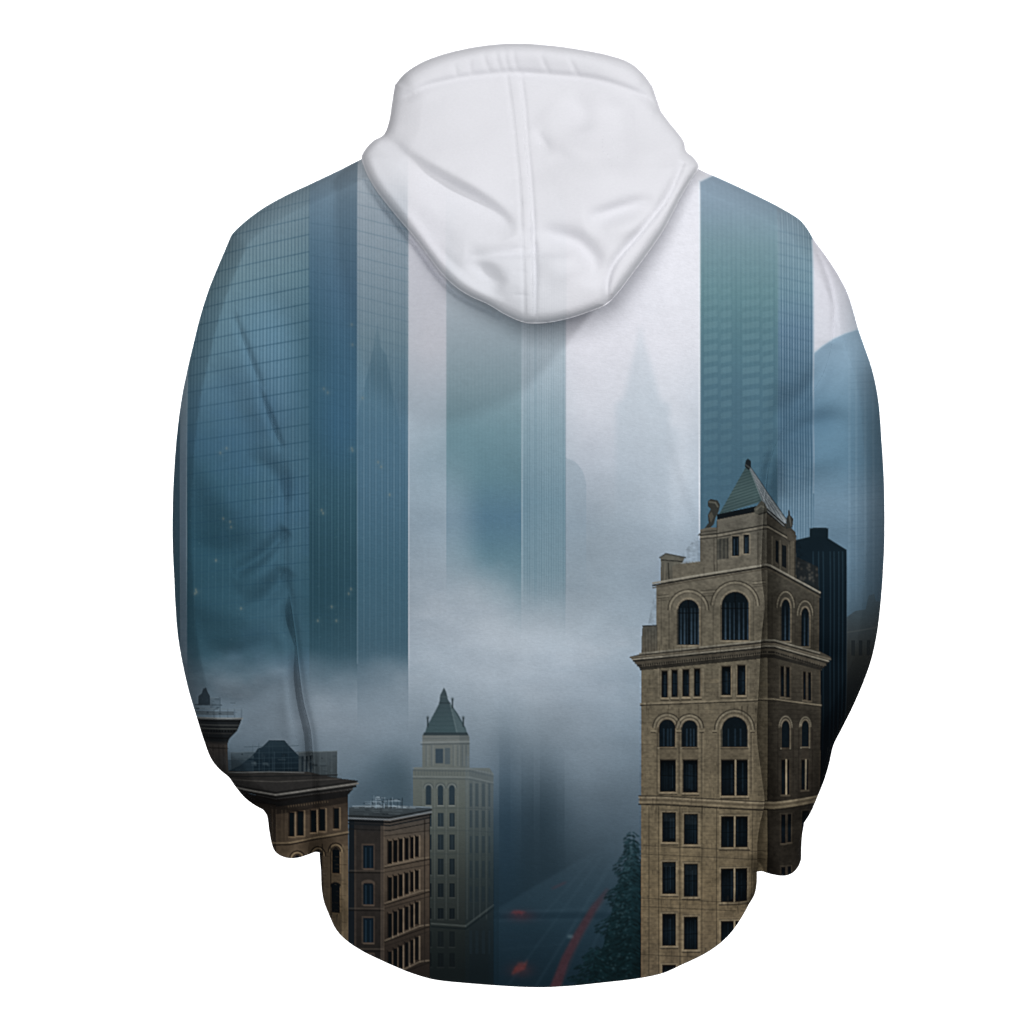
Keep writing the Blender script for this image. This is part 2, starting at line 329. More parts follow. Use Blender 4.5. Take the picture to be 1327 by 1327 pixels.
# roof
poly([(969,601),(988,650),(931,668)], [(601,(56,74,76)),(640,(70,90,91)),(668,(60,78,81))])
poly([(969,601),(1020,674),(1016,680),(988,652)], (120,128,132))
for k in range(13):
    t = .12+k*.07; ya = 601+(668-601)*t; xa = 969+(931-969)*t; xb = 969+(988-969)*t; yb = 601+(650-601)*t
    ln([(xa, ya), (xb, yb)], .9, (30,52,54), .55)
for k in range(9):
    t = k/8.; x1 = 988+(1018-988)*t; y1 = 652+(678-652)*t
    ln([(969, 602), (x1, y1)], .8, (58,66,72) if k % 2 else (150,158,162), .6)
for k in range(9):
    t = .2+k*.09; ln([(969+(988-969)*t, 601+(651-601)*t), (969+(1019-969)*t, 601+(675-601)*t)], .8, (70,78,82), .5)
ln([(969,602),(988,651)], 1.4, (92,108,110), .8); ln([(969,601),(1020,675)], 1.3, (40,52,58), .7)
poly([(966,598),(969,595),(973,598),(973,606),(970,610),(965,605)], (28,34,38)); ln([(966,603),(972,607)], 1.2, (80,84,82), .8)
poly([(929,667),(985,655),(990,659),(985,663),(929,674)], (18,24,28))
poly([(990,655),(1018,680),(1016,684),(990,662)], (20,24,28)); ln([(992,660),(1016,682)], 1.3, (130,134,132), .8)
# attic mouldings
for (dy, col, w) in ((0,(40,40,37),1.6),(2.4,(128,122,108),1.3),(5,(52,50,45),1.4)):
    ln([(907,694+dy),(929,692+dy),(990,681+dy),(996,681+dy),(1030,701+dy)], w, col, .85)
ln([(905,694),(909,690),(929,688)], 1.5, (60,58,52), .8)
ln([(929,676),(929,742)], 1.2, (52,50,44), .7); ln([(982,690),(982,736)], 1.2, (56,53,47), .5); ln([(925,698),(925,740)], 1, (60,56,50), .6)
poly([(929,699),(944,697),(944,724),(929,726)], (62,62,57), .8)
for x in (933,938,943): ln([(x,699),(x,724)], 1.2, (36,38,38), .7)
for (x0, x1, y0, y1) in ((948.5,957.5,695,721),(963.5,970.5,693,718)):
    rect(x0-1.5, y0-1.5, x1+1.5, y1+1, (120,113,98), .6); rect(x0, y0, x1, y1, DK); rect(x0+2, y0+4, x0+3.4, y1, (48,66,80), .6); rect(x1-2.4, y0+3, x1-1.4, y1-2, (44,60,72), .5)
rect(958.5, 694, 962.5, 720, (112,106,92), .8)
for (x0, x1, y0, y1) in ((1005,1009,700,728),(1013,1019,706,734)): poly([(x0,y0),(x1,y0+2),(x1,y1+3),(x0,y1)], (20,26,30))
for x in (1001, 1011, 1022, 1026): ln([(x, 696+(x-1001)*.5), (x, 735+(x-1001)*.55)], 1.3, (112,106,92), .6)
poly([(1020,690),(1032,694),(1031,704),(1020,700)], (70,66,58)); rect(1024, 702, 1030, 758, (84,79,68), .9); ln([(1030,702),(1030,760)], 1, (34,34,32), .9)
# statues
poly([(917,650),(921,647),(930,649),(933,655),(931,664),(927,672),(925,680),(921,684),(913,685),(918,678),(917,668),(921,660),(917,656)], (50,52,49))
ln([(919,651),(927,652),(930,657)], 2, (88,88,80), .8); poly([(918,668),(922,664),(925,670),(921,678)], (78,76,68), .8)
poly([(977,660),(982,654),(987,649),(992,653),(995,660),(993,667),(985,668),(978,666)], (74,74,67)); ln([(980,661),(986,656),(991,658)], 1.5, (104,102,92), .8); ln([(983,667),(994,664)], 1.4, (36,36,34), .8)
poly([(1021,662),(1023,661),(1024,668),(1028,673),(1027,684),(1018,686),(1019,672),(1021,668)], (48,50,48)); ln([(1023,670),(1025,682)], 1.6, (92,90,82), .7)
# parapet and its urn block
poly([(870,733),(880,731),(892,730),(907,728),(907,752),(856,762),(856,735),(870,731)], LF); 
poly([(856,722),(862,717),(888,722),(884,730),(871,734),(872,754),(856,762),(857,745)], [(715,(92,92,84)),(760,(80,77,68))])
ln([(855,723),(863,718),(888,723)], 2.2, (70,72,68), .9); ln([(858,726),(884,728)], 1.4, (34,36,35), .9); ln([(866,730),(867,756)], 1.4, (40,40,37), .8); ln([(862,730),(861,757)], 1.2, (118,112,98), .6)
for k in range(9): blob(874+k*3.9, 731-k*.3, 1.6, 1.4, (110,106,94), .6)
ln([(926,732),(926,748)], 1.2, (58,55,48), .7); ln([(912,736),(912,750)], 1, (66,62,55), .6)
poly([(1032,722),(1060,735),(1061,768),(1032,752)], (36,38,38), .75)
for k in range(22): blob(1034+r2.uniform(0,26), 728+r2.uniform(0,26)+k*.3, 1.6, 1.8, (84,80,72), .5)
# arcade storey
poly([(850.5,758),(995,735),(995,834),(850.5,850)], LF); poly([(995,735),(1061,770),(1061,848),(995,834)], RF)
for (dy, col, w) in ((-1,(132,128,116),2.2),(2,(40,39,36),2.4),(5,(76,71,61),1.6)):
    ln([(846,757+dy),(904,747+dy),(993,733+dy),(998,734+dy),(1062,769+dy)], w, col, .95)
def archwin(cx, w, top, bot, mould, col=DK, panes=True, sq=1.0):
    r = w/2; cy = top+r*sq
    for rr, cc, ww, al in ((r+mould,(56,52,45),1.5,.85),(r+mould-2.2,(130,123,106),1.5,.6),(r+mould-4.6,(66,61,53),1.1,.6),(r+1.6,(122,114,98),1.8,.55)):
        rs = rr if sq == 1 else rr*.8
        if rr > 0: arc(cx, cy, rs if sq == 1 else r+(rr-r)*.55, r*sq+(rr-r), ww, cc, al)
    pts = [(cx-r, bot), (cx-r, cy)]+[(cx-r*math.cos(t), cy-r*sq*math.sin(t)) for t in np.linspace(0, math.pi, 14)]+[(cx+r, cy), (cx+r, bot)]
    ln([(cx-r-1, cy), (cx-r-1, bot)], 1.4, (50,47,41), .7); ln([(cx+r+1.2, cy), (cx+r+1.2, bot)], 1.4, (124,116,99), .55)
    poly(pts, col)
    if panes:
        n = 6 if w > 20 else 2
        for i in range(n):
            x = cx-r+(i+.7)*w/n; rect(x, cy-r*.2*sq, x+1.7, bot-1, (62,82,98), [(cy-r, .0),(cy+4,.35),(bot,.65)])
        if w > 20:
            ln([(cx, top+1), (cx, bot)], 1.5, (10,14,18), .9); ln([(cx-r, cy+4), (cx+r, cy+4)], 1.4, (10,14,18), .8)
    rect(cx-r-2, bot, cx+r+2, bot+1.8, (128,121,105), .55)
def pier(x, y0, y1):
    ln([(x-2.4, y0), (x-2.4, y1)], 1.1, (58,54,47), .6); ln([(x+2.4, y0), (x+2.4, y1)], 1.1, (124,116,99), .35)
archwin(892, 27, 777, 836, 13); archwin(952.5, 35, 767, 830, 14)
archwin(1018, 11, 777, 831, 12, sq=1.9); archwin(1043, 10, 788, 838, 11, sq=1.9)
for x0, x1, y in ((852,866,772),(908,926,766),(975,992,754)):
    for dy in (0,4,7): ln([(x0, y+dy), (x1, y+dy-1.5)], 1.1, (54,51,45), .6)
    ln([(x0, y+2), (x1, y+.5)], 1.2, (126,120,105), .5)
for x in (857, 867, 909, 924, 976, 990): ln([(x, 776), (x, 840)], 1.1, (64,60,52), .55)
for x in (1001, 1030, 1054): ln([(x, 772), (x, 838)], 1.2, (48,45,39), .5)
rect(850, 812, 852, 846, (40,40,38), .5)
# step at the left
poly([(832,815),(834,811),(851,810),(851,850),(831,851)], [(810,(76,76,70)),(850,(90,84,72))]); ln([(833,811.5),(851,810.5)], 1.8, (44,46,45), .9)
for x in (836,840,844,848): ln([(x,816),(x,845)], .9, (56,54,48), .6)
# great cornice
poly([(816,851),(832,847),(995,829),(1003,829),(1063,845),(1077,852),(1066,866),(1003,850),(829,866)], (66,62,54))
for off, col, w in ((0,(120,116,104),1.8),(2.4,(44,43,40),1.6),(5,(96,90,78),2.2),(7.6,(128,123,110),1.6),(9.6,(34,34,32),2.2),(12.5,(70,65,56),2.2),(15.5,(30,29,27),2.2),(18.5,(60,56,48),1.4)):
    x0 = 829 if off < 4 else 816+(off-4)*.9; x1 = 1062 if off < 4 else 1077-(off-4)*.85
    ln([(x0, 847+off), (x0+6, 846.5+off), (993, 830+off), (1004, 830+off), (x1, 846.5+off+(3 if off >= 4 else 0))], w, col, .92)
for k in range(56):
    x = 832+k*2.95; y = 862.5-(x-832)*.102; rect(x, y-1.8, x+1.3, y+1.2, (116,108,92), .45)
for k in range(20):
    x = 1004+k*3.1; y = 846+(x-1004)*.27; rect(x, y-1.5, x+1.3, y+1.3, (98,91,78), .35)
# shaft
poly([(831,866),(995,848),(995,1300),(831,1300)], LF); poly([(995,848),(1063,864),(1066,1300),(995,1300)], RF)
poly([(829,864),(993,848),(1003,848),(1064,865),(1064,869),(1003,853),(993,853),(829,869)], (30,29,27), .75)
# block courses
for k, yq in enumerate(np.arange(874, 1290, 5.6)):
    ln([(831, yq+1), (995, yq)], .7, (70,64,53), .32); ln([(995, yq), (1064, yq+2)], .7, (36,32,28), .35)
for k in range(420):
    y = 874+5.6*r2.integers(0, 74); x = r2.uniform(832, 990)
    rect(x, y+.5, x+.8, y+5.3, (66,60,50), .35)
    rect(x, y+.5, x+r2.uniform(5, 14), y+5.3, (128,116,93) if r2.random() < .5 else (70,63,52), .12)
def win(x0, x1, y0, y1, mull=None, frame=3, side=1):
    rect(x0-frame, y0-frame, x1+frame, y1, (124,114,95), .42 if side else .2)
    ln([(x0-frame, y0-frame), (x1+frame, y0-frame)], 1, (58,53,45), .6)
    rect(x0-1, y0-1, x1+.3, y1, (36,33,29), .9)
    poly([(x0, y0), (x1, y0), (x1, y1), (x0, y1)], [(y0,(6,11,14)),((y0+y1)/2,(13,22,28)),(y1,(10,17,22))])
    if side:
        w = x1-x0
        for f in (.22, .4, .58, .78): rect(x0+w*(f+r2.uniform(-.05,.05)), y0+r2.uniform(2,8), x0+w*f+r2.uniform(.8,2.2), y1-r2.uniform(0,6), (34,50,62), r2.uniform(.1,.55))
        if r2.random() < .35: rect(x0+1, y0+1, x1-1, y0+r2.uniform(5,14), (44,54,60), .35)
        ln([(x0, (y0+y1)/2+r2.uniform(-2,2)), (x1, (y0+y1)/2)], 1, (5,8,10), .6)
    if mull: rect(mull-1.1, y0-1, mull+1.1, y1, (128,118,98), .9)
    rect(x0-frame-.5, y1, x1+frame+.5, y1+2.4, (132,121,101), .6 if side else .3); ln([(x0-frame, y1+3.4), (x1+frame, y1+3.4)], 1.6, (40,36,31), .75)
for (x0, x1, y0) in ((858,865,869),(871,878,868),(885,893,867),(900,907,866)): win(x0, x1, y0+1, 904-(x0-858)*.03, frame=1.6)
for (x0, x1) in ((935.5,946.5),(956,965.5)): win(x0, x1, 864-(x0-935)*.06, 901, frame=1.6)
for x in (853.5, 868, 881.5, 896.5, 911, 932, 951, 970): rect(x-1, 866, x+1, 903, (130,121,103), .35)
for (x0, x1, y0, y1) in ((1012,1015.5,864,903),(1019,1023,865,904),(1041,1044,871,907),(1047.5,1050.5,872,908)): win(x0, x1, y0, y1, frame=1.3, side=0)
for dy, col, w in ((0,(124,115,97),1.5),(2,(42,39,34),1.4)): ln([(830,912+dy),(993,906+dy),(1003,906+dy),(1064,914+dy)], w, col, .85)
# paired arches
for cx, w, top in ((864.5,21,932),(893.7,20,933)): archwin(cx, w, top, 968, 8, panes=False)
archwin(951.8, 33, 928.5, 968, 9.5, panes=False)
for x0, x1 in ((856,873),(886,902),(937,966)):
    for f in (.2,.5,.75): rect(x0+(x1-x0)*f, 944, x0+(x1-x0)*f+1.8, 967, (40,58,72), .5)
archwin(1018, 10, 934, 969, 8, sq=1.7, panes=False); archwin(1043.5, 9, 934, 968, 7, sq=1.7, panes=False)
for x in (846.5, 879.5, 909.5, 926, 975): 
    rect(x-3.5, 946, x+3.5, 948, (126,117,98), .6); rect(x-3, 948.5, x+3, 950, (44,40,35), .8)
for x0, x1, y1, mu in ((856,875.5,1026,None),(885.5,904,1027,None),(935,968.5,1031,953)):
    rect(x0-1, 968, x1+1, 984, (92,84,69), .9); ln([(x0-1,970),(x1+1,970)], 1.2, (48,44,38), .8); win(x0, x1, 985, y1, mu, frame=1.5)
for x0, x1, y1 in ((1013,1023,1030),(1039,1048,1024)): rect(x0, 969, x1, 984, (52,47,40), .9); win(x0, x1, 985, y1, (x0+x1)/2+1, frame=1.2, side=0)
for x in (851.5, 880, 909, 930.5, 973): ln([(x, 950), (x, 1028)], 1.2, (60,55,47), .6); ln([(x+2.5, 950), (x+2.5, 1028)], 1.2, (126,116,96), .4)
for x in (1008, 1028, 1035, 1053): ln([(x, 945), (x, 1028)], 1.1, (36,32,28), .6)
# belt
poly([(829,1031),(993,1039),(1003,1039),(1062,1031),(1064,1042),(1003,1049),(993,1050),(829,1042)], (100,90,73))
for dy, col, w in ((0,(50,46,40),1.4),(2,(134,123,102),1.6),(5,(84,76,62),1.6),(8,(122,111,90),1.5),(11,(34,31,27),2.0)):
    ln([(828,1031+dy),(860,1031.5+dy),(993,1039+dy),(1003,1039+dy),(1064,1031+dy)], w, col, .9)
# lower rows
for ya, yb, yc, h in ((1053,1055,1058,39),(1117,1119.5,1126,42),(1184,1188,1194,42),(1250,1254,1262,40)):
    win(859, 875.5, ya, ya+h-1); win(887, 904, yb, yb+h); win(935, 968.5, yc, yc+h+1, 952)
    win(1013, 1018, yc-2, yc+h-4, frame=1.5, side=0); win(1021.5, 1025.5, yc-2.5, yc+h-5, frame=1.5, side=0)
    win(1041, 1050, yc-6, yc+h-10, frame=1.5, side=0)
for x in (841, 853.5, 881, 909.5, 928.5, 975): ln([(x, 1045), (x, 1300)], 1.1, (52,47,38), .6)
for x in (856, 884, 931): ln([(x, 1045), (x, 1300)], 1.0, (132,118,92), .4)
for yq in (1095, 1106, 1163, 1174, 1236): ln([(831, yq), (930, yq+5), (993, yq+9)], 1.0, (52,47,38), .6)
# weathering: streaks under sills and belts
for k in range(150):
    x = r2.uniform(832, 990); y = r2.choice([836, 868, 913, 1028, 1045, 1094, 1161, 1228])+r2.uniform(-3, 6); h_ = r2.uniform(8, 34)
    rect(x, y, x+r2.uniform(.8, 2.6), y+h_, [(y, (46,41,34)), (y+h_, (70,62,50))], [(y, r2.uniform(.12, .4)), (y+h_, 0)])
for k in range(60):
    x = r2.uniform(360, 556); y = r2.uniform(1060, 1230); h_ = r2.uniform(8, 26)
    rect(x, y, x+r2.uniform(.8, 2.2), y+h_, (26,23,20), [(y, .3), (y+h_, 0)])
a, b, c, d = bbox(829, 660, 1064, 1290); wz = fbm(d-c, b-a, (26, 60), 77, 4)*.6+fbm(d-c, b-a, (7, 5), 78, 2)*.55-.08
CV[c:d, a:b] *= (1+(wz-.56)*.42*(X_in := inside([(829,860),(850,760),(907,690),(995,660),(1030,690),(1064,770),(1064,1290),(829,1290)], *coords(a, b, c, d))))[..., None]

# ---- slim pale tower with the green roof
blob(505, 1005, 30, 32, (62,82,94), .55); blob(480, 1030, 34, 26, (58,76,88), .5); blob(520, 1030, 22, 40, (52,70,80), .5)
MT = [(960,(100,104,100)),(1000,(94,99,93)),(1050,(85,90,83)),(1100,(74,79,73)),(1150,(61,66,62)),(1200,(44,50,48)),(1260,(27,34,34))]
MR = [(960,(87,93,91)),(1000,(85,91,88)),(1050,(76,82,79)),(1100,(65,72,68)),(1150,(53,61,59)),(1200,(39,46,47)),(1260,(24,32,34))]
poly([(548,953),(553,948),(605,949),(609,955),(609,995),(548,995)], MT)
poly([(596,950),(609,954),(609,995),(596,995)], MR)
poly([(576,891),(579,897),(581,906),(584,911),(594,925),(604,943),(606,951),(551,951),(554,941),(565,921),(570,911),(571,901),(574,895)], [(890,(42,54,59)),(912,(42,58,63)),(950,(50,70,74))])
poly([(584,911),(606,951),(592,951)], (70,88,92), .7); ln([(584,912),(593,950)], 1.2, (92,108,110), .6)
ln([(570,911),(584,911)], 1.4, (24,36,40), .9); ln([(571,903),(581,903)], 1, (70,84,86), .6)
for k in range(6): t = .15+k*.15; ln([(570-16*t, 912+38*t), (585+6*t, 912+38*t)], .8, (34,54,57), .6)
for x, y in ((555,930),(587,906),(601,930)): rect(x-1, y, x+1.2, y+12, (34,46,50)); blob(x, y, 1.6, 2, (34,46,50), .9)
poly([(550,949),(606,949),(608,953),(549,953)], (30,42,46), .9)
ln([(546,962),(609,961)], 2, (136,142,140), .5); ln([(546,964.5),(609,963.5)], 1.4, (54,62,66), .7); ln([(549,957),(608,956)], 1, (70,78,80), .6)
rect(565, 970, 575, 989, (44,58,68)); rect(577, 969, 584, 990, (64,76,82), .8); 
for x in (553, 560, 588, 594, 600, 605): ln([(x, 966), (x, 992)], 1.6, (74,84,88) if x > 590 else (82,90,92), .6); ln([(x+2, 966), (x+2, 992)], 1.2, (140,146,143), .3)
poly([(536,1000),(538,994),(635,995),(640,1003),(640,1300),(536,1300)], MT); poly([(609,995),(640,1002),(640,1300),(609,1300)], MR)
for dy, col in ((0,(122,128,126)),(3,(60,68,71)),(11,(124,130,127)),(13.5,(60,68,70))): ln([(536,995+dy),(609,996+dy),(640,1003+dy)], 1.4, col, .6)
for k in range(26): ln([(539+k*3.9, 998), (539+k*3.9, 1005)], .9, (66,74,77), .45)
for cx in (556, 571.5, 586.2):
    for rr, cc in ((6.5,(60,68,70)),(4.9,(126,131,127))): arc(cx, 1021, rr, rr, 1.1, cc, .6)
    poly([(cx-3.7,1043),(cx-3.7,1021)]+[(cx-3.7*math.cos(t), 1021-4*math.sin(t)) for t in np.linspace(0, 3.14, 8)]+[(cx+3.7,1021),(cx+3.7,1043)], (34,47,55))
    rect(cx-4.5, 1043, cx+4.5, 1045, (122,128,124), .5)
for r_, (y0, y1) in enumerate(((1053,1071),(1081,1101),(1112,1133),(1144,1162),(1176,1190),(1206,1226),(1234,1252))):
    f = 1-r_*.09
    for x0, x1 in ((553,560),(568,575.3),(582.8,590.2)):
        rect(x0, y0, x1, y1, (32*f,44*f,51*f), .9 if r_ < 5 else .5); rect(x0-1, y1, x1+1, y1+1.6, (112*f,118*f,114*f), .45)
        rect(x0+3, y0+1, x0+4, y1, (58*f,72*f,80*f), .4)
for y0, y1 in ((1015,1045),(1050,1072),(1083,1105),(1115,1137),(1148,1168),(1205,1235)):
    for x0, x1 in ((609,612.5),(616.5,620.5),(625,629),(633.5,636)): rect(x0, y0, x1, y1, (40,52,58), .55)
for x in (549, 564, 579, 594, 606, 614.5, 622.5, 631): ln([(x, 1012), (x, 1190)], 1.6, (128,132,126), .2)
for yq in (1047, 1076, 1106, 1138, 1168): ln([(536, yq), (609, yq), (640, yq+2)], 1, (54,62,63), .4)
ln([(560,1196),(604,1199),(640,1172)], 2.2, (108,114,108), .5); ln([(560,1200),(604,1203),(640,1176)], 2, (26,34,36), .7)
tofog(534, 885, 646, 1290, lambda X, Y: .16+0*X)
rect(536, 1040, 641, 1300, None, [(1040,0),(1150,.8),(1300,.9)], rel=.8)
soften(540, 885, 650, 1030, .6)
tofog(604, 980, 646, 1290, lambda X, Y: .18+.25*smooth((X-630)/10)*smooth((Y-990)/60))

# ---- far-left cornice building
poly([(200,928),(300,932),(315,930),(313,936),(308,948),(298,958),(296,964),(296,1120),(200,1120)], [(925,(34,38,41)),(960,(24,27,29)),(966,(58,54,51)),(1000,(50,46,43)),(1040,(30,28,27))])
for y0, y1, x1, c1 in ((930,932.5,316,(120,124,124)),(934,935.5,313,(18,20,22)),(939,941,311,(58,60,60)),(944,945.5,309,(66,68,66)),(950,951.5,302,(46,46,45)),(956,957.5,299,(14,15,16))): rect(200, y0, x1, y1, c1, .75)
for k in range(14): rect(254+k*3.8, 946, 256+k*3.8, 949, (14,15,16), .7)
for x in (268, 276, 284, 290): ln([(x, 966), (x, 1010)], 1, (34,31,29), .6)
ln([(200,970),(296,970)], 1.4, (28,26,25), .7); rect(293, 966, 296, 1040, (78,70,62), .35)
poly([(257,914),(257,903),(262,899),(264,893),(268,891),(270,897),(273,902),(273,914)], (42,54,63), .9)
for x in (278, 286, 296, 305, 314): ln([(x, 919), (x, 930)], .9, (62,76,86), .6)
ln([(250,918),(314,920)], 1, (104,118,126), .6); ln([(252,914),(288,914)], 1.4, (50,62,70), .8); ln([(286,904),(286,926)], 1.2, (60,74,84), .5); rect(273, 905, 287, 918, (74,90,101), .5)
rect(250, 922, 304, 927, (66,76,82), .6)
for k in range(26):
    x = r2.uniform(252, 306); y = r2.uniform(902, 926); rect(x, y, x+r2.uniform(1, 7), y+r2.uniform(.8, 3.5), ((40,52,60),(96,110,118),(60,74,82))[k % 3], .35)
# ---- brown corner building: roof house, glass screens
blob(330, 990, 40, 16, (62,78,88), .5)
poly([(300,975),(438,973),(438,1012),(300,1015)], (46,56,61), [(972,.35),(990,.7),(1012,.95)])
poly([(296,1000),(312,992),(322,984),(331,976),(335,970),(341,968),(346,963),(350,959),(370,959),(374,964),(380,970),(386,977),(392,982),(392,1004),(296,1006)], [(958,(40,56,66)),(980,(26,41,51)),(1004,(20,32,40))])
for yq in (966, 974, 981, 988, 995): ln([(318, yq+2), (388, yq)], 1, (48,64,72), .45)
poly([(388,975),(438,973),(438,1014),(388,1014)], (58,64,66), .55)
for x in (390,394,399,404,409,416,424,431,438): ln([(x,975),(x,1012)], .9, (84,94,97), .4)
for x in (392, 397, 402): rect(x, 980, x+2.5, 1008, (20,30,38), .7)
for k in range(70):
    x = r2.uniform(300, 434); y = r2.uniform(976, 1009); w_ = r2.uniform(2, 12); rect(x, y, x+w_, y+r2.uniform(1, 5), ((76,88,94),(20,28,34),(40,52,60))[k % 3], r2.uniform(.12, .4))
for k in range(16):
    x = r2.uniform(325, 390); rect(x, r2.uniform(962, 985), x+.9, 1000, (52,68,78), .35)
ln([(300,976),(330,974)], 1, (90,102,108), .5); ln([(386,975),(438,973)], 1.4, (96,106,110), .7)
rect(296, 985, 330, 1000, (44,58,67), .5)
poly([(296,1014),(345,1042),(358,1042),(358,1150),(300,1150),(296,1100)], [(1010,(26,24,22)),(1050,(44,38,33)),(1110,(54,46,38))])
poly([(296,1000),(400,1000),(438,1008),(463,1011),(464,1016),(458,1022),(358,1040),(307,1022),(296,1012)], (44,43,42))
for pts, col, w in (([(296,1002),(350,1000),(395,1001)],(92,96,96),1.2),([(296,1007),(438,1004)],(30,32,33),1.6),([(298,1011),(360,1013),(440,1009)],(66,64,61),1.4),
                    ([(300,1018),(358,1027),(464,1012)],(30,30,30),1.8),([(302,1021.5),(358,1030),(465,1015)],(112,110,105),1.9),([(306,1025),(358,1033.5),(462,1019)],(22,22,22),2.2),([(312,1030),(359,1037),(458,1023)],(58,54,50),1.4)):
    ln(pts, w, col, .9)
poly([(305,1026),(358,1036),(458,1023),(452,1030),(452,1036),(358,1048),(330,1045)], (22,20,19), .92)
BL = [(1030,(50,43,37)),(1060,(68,58,48)),(1100,(82,70,56)),(1180,(84,73,57)),(1230,(60,52,42))]
poly([(330,1042),(358,1044),(358,1150),(330,1150)], [(1040,(36,31,27)),(1100,(56,48,40))])
poly([(358,1046),(452,1032),(452,1300),(358,1300)], BL)
poly([(358,1046),(452,1032),(452,1040),(358,1056)], (34,30,27), .7)
for x in (353, 358, 366, 371): ln([(x, 1050), (x, 1090)], 1.2, (98,84,68), .35)
for (x0, x1, y0, y1) in ((376,382.5,1053,1084),(387,394.5,1051,1083),(404,411,1050,1079),(415.5,422.5,1048,1077),(434,440.5,1047,1074)):
    rect(x0-1.6, y0-1, x0, y1, (28,24,21), .8); rect(x1, y0-1, x1+2, y1, (122,106,84), .7); rect(x0, y0, x1, y1, (11,18,22)); rect(x0-2, y1, x1+2, y1+2, (112,97,77), .6)
ln([(372,1045),(424,1038)], 1.3, (46,40,34), .7)
for k in range(16): rect(374+k*3.4, 1044-k*.45, 375.4+k*3.4, 1046.5-k*.45, (100,86,68), .4)
ln([(352,1094),(376,1092),(452,1078)], 1.8, (130,114,90), .7); ln([(352,1096.5),(376,1094.5),(452,1080.5)], 1.6, (34,29,25), .85)
for cx, cy in ((386,1112),(412,1108),(436,1102)):
    for rr, cc, ww in ((10,(34,29,25),1.6),(8,(124,108,84),1.4),(6.2,(40,34,29),1.3)): arc(cx, cy+2, rr, rr*1.15, ww, cc, .8)
    poly([(cx-5,cy+30),(cx-5,cy+2)]+[(cx-5*math.cos(t), cy+2-6*math.sin(t)) for t in np.linspace(0, 3.14, 8)]+[(cx+5,cy+2),(cx+5,cy+30)], (11,19,24))
    rect(cx+5, cy+2, cx+7, cy+30, (122,106,82), .5); rect(cx-6, cy+45, cx+5, cy+82, (14,20,24)); arc(cx-.5, cy+47, 5.5, 4, 3, (14,20,24))
    rect(cx+5, cy+46, cx+7, cy+80, (120,104,80), .5)
for x in (418, 429, 445): ln([(x, 1095), (x, 1240)], 1.5, (26,23,20) if x != 445 else (112,97,76), .6)
rect(443, 1096, 452, 1260, (118,103,80), .3)
for k in range(60):
    y = 1100+5*r2.integers(0, 26); x = r2.uniform(415, 450); rect(x, y, x+r2.uniform(3, 8), y+.9, (52,45,36), .4)
# ---- second brown building
poly([(453,1046),(476,1043),(558,1045),(560,1051),(506,1062),(453,1062)], [(1042,(66,76,82)),(1060,(46,52,55))])
ln([(458,1044.5),(500,1044),(560,1046)], 1.2, (150,166,176), .6)
for k in range(46):
    y = 1030+16*r2.random()**.6; hw = 6+(y-1030)*1.9; x = 499+r2.uniform(-1, 1)*hw; l = r2.uniform(3, 14)
    rect(x-l/2, y, x+l/2, y+r2.uniform(.7, 1.5), (140,156,166) if r2.random() < .5 else (34,46,56), r2.uniform(.25, .7))
for k in range(22):
    x = 499+r2.uniform(-24, 24); y = r2.uniform(1030, 1042); rect(x, y, x+.9, 1047, (120,138,150) if k % 2 else (30,42,50), .45)
for k in range(26):
    x = r2.uniform(456, 545); y = r2.uniform(1046, 1055); rect(x, y, x+r2.uniform(4, 16), y+1.1, (84,94,98) if k % 2 else (30,36,40), .4)
poly([(453,1060),(506,1062),(506,1300),(453,1300)], [(1060,(30,33,36)),(1080,(44,41,39)),(1150,(46,42,39)),(1260,(28,26,25))])
poly([(498,1062),(558,1053),(558,1300),(498,1300)], [(1060,(66,62,58)),(1090,(80,71,61)),(1150,(70,61,52)),(1200,(52,45,39)),(1260,(36,31,28))])
rect(453, 1060, 460, 1300, (14,24,32), .7); rect(460, 1075, 462.5, 1300, (70,62,55), .4)
for pts, col, w in (([(453,1057),(506,1059),(560,1049)],(30,33,35),1.8),([(453,1060),(506,1062),(560,1052)],(112,118,122),1.5),([(453,1063),(506,1065.5),(559,1055)],(16,20,23),2.6),([(453,1067),(506,1069.5),(558,1059)],(26,30,33),2.2),([(453,1074),(506,1076),(557,1066)],(26,26,26),1.2)): ln(pts, w, col, .9)
cols = ((504,509),(511,516),(518,523),(526,530.7),(533,537),(539.5,543.7))
for (ya, yb, ha, hb) in ((1089,1083,30,27),(1136,1127,31,25),(1183,1168,32,29),(1232,1213,32,30)):
    for i, (x0, x1) in enumerate(cols):
        t = i/5; y0 = ya+(yb-ya)*t; h = ha+(hb-ha)*t
        rect(x0-1.3, y0-1.5, x0, y0+h, (26,23,21), .8); rect(x0, y0, x1, y0+h, (8,13,16)); rect(x1, y0-1, x1+1.6, y0+h, (116,104,88), .7)
    ln([(500, ya+ha+3), (545, yb+hb+2), (557, yb+hb+.5)], 1.8, (112,101,86), .6); ln([(498, ya+ha+5.5), (557, yb+hb+3)], 1.5, (26,23,21), .8)
    ln([(498, ya-6), (557, yb-7)], 1.2, (34,30,27), .6)
for y0, y1, ar in ((1095,1125,0),(1144,1172,1),(1189,1221,0),(1236,1262,0)):
    rect(469.5, y0-2, 486.5, y1+1, (70,62,55), .6); rect(471.5, y0, 485, y1, (14,27,36)); rect(471.5, y1, 486, y1+2, (84,75,66), .6)
    if ar: arc(478, y0+1, 7.5, 4, 3, (70,62,55), .8)
    rect(474, y0+3, 476, y1, (36,54,68), .5); rect(480, y0+3, 482, y1, (32,48,62), .5)
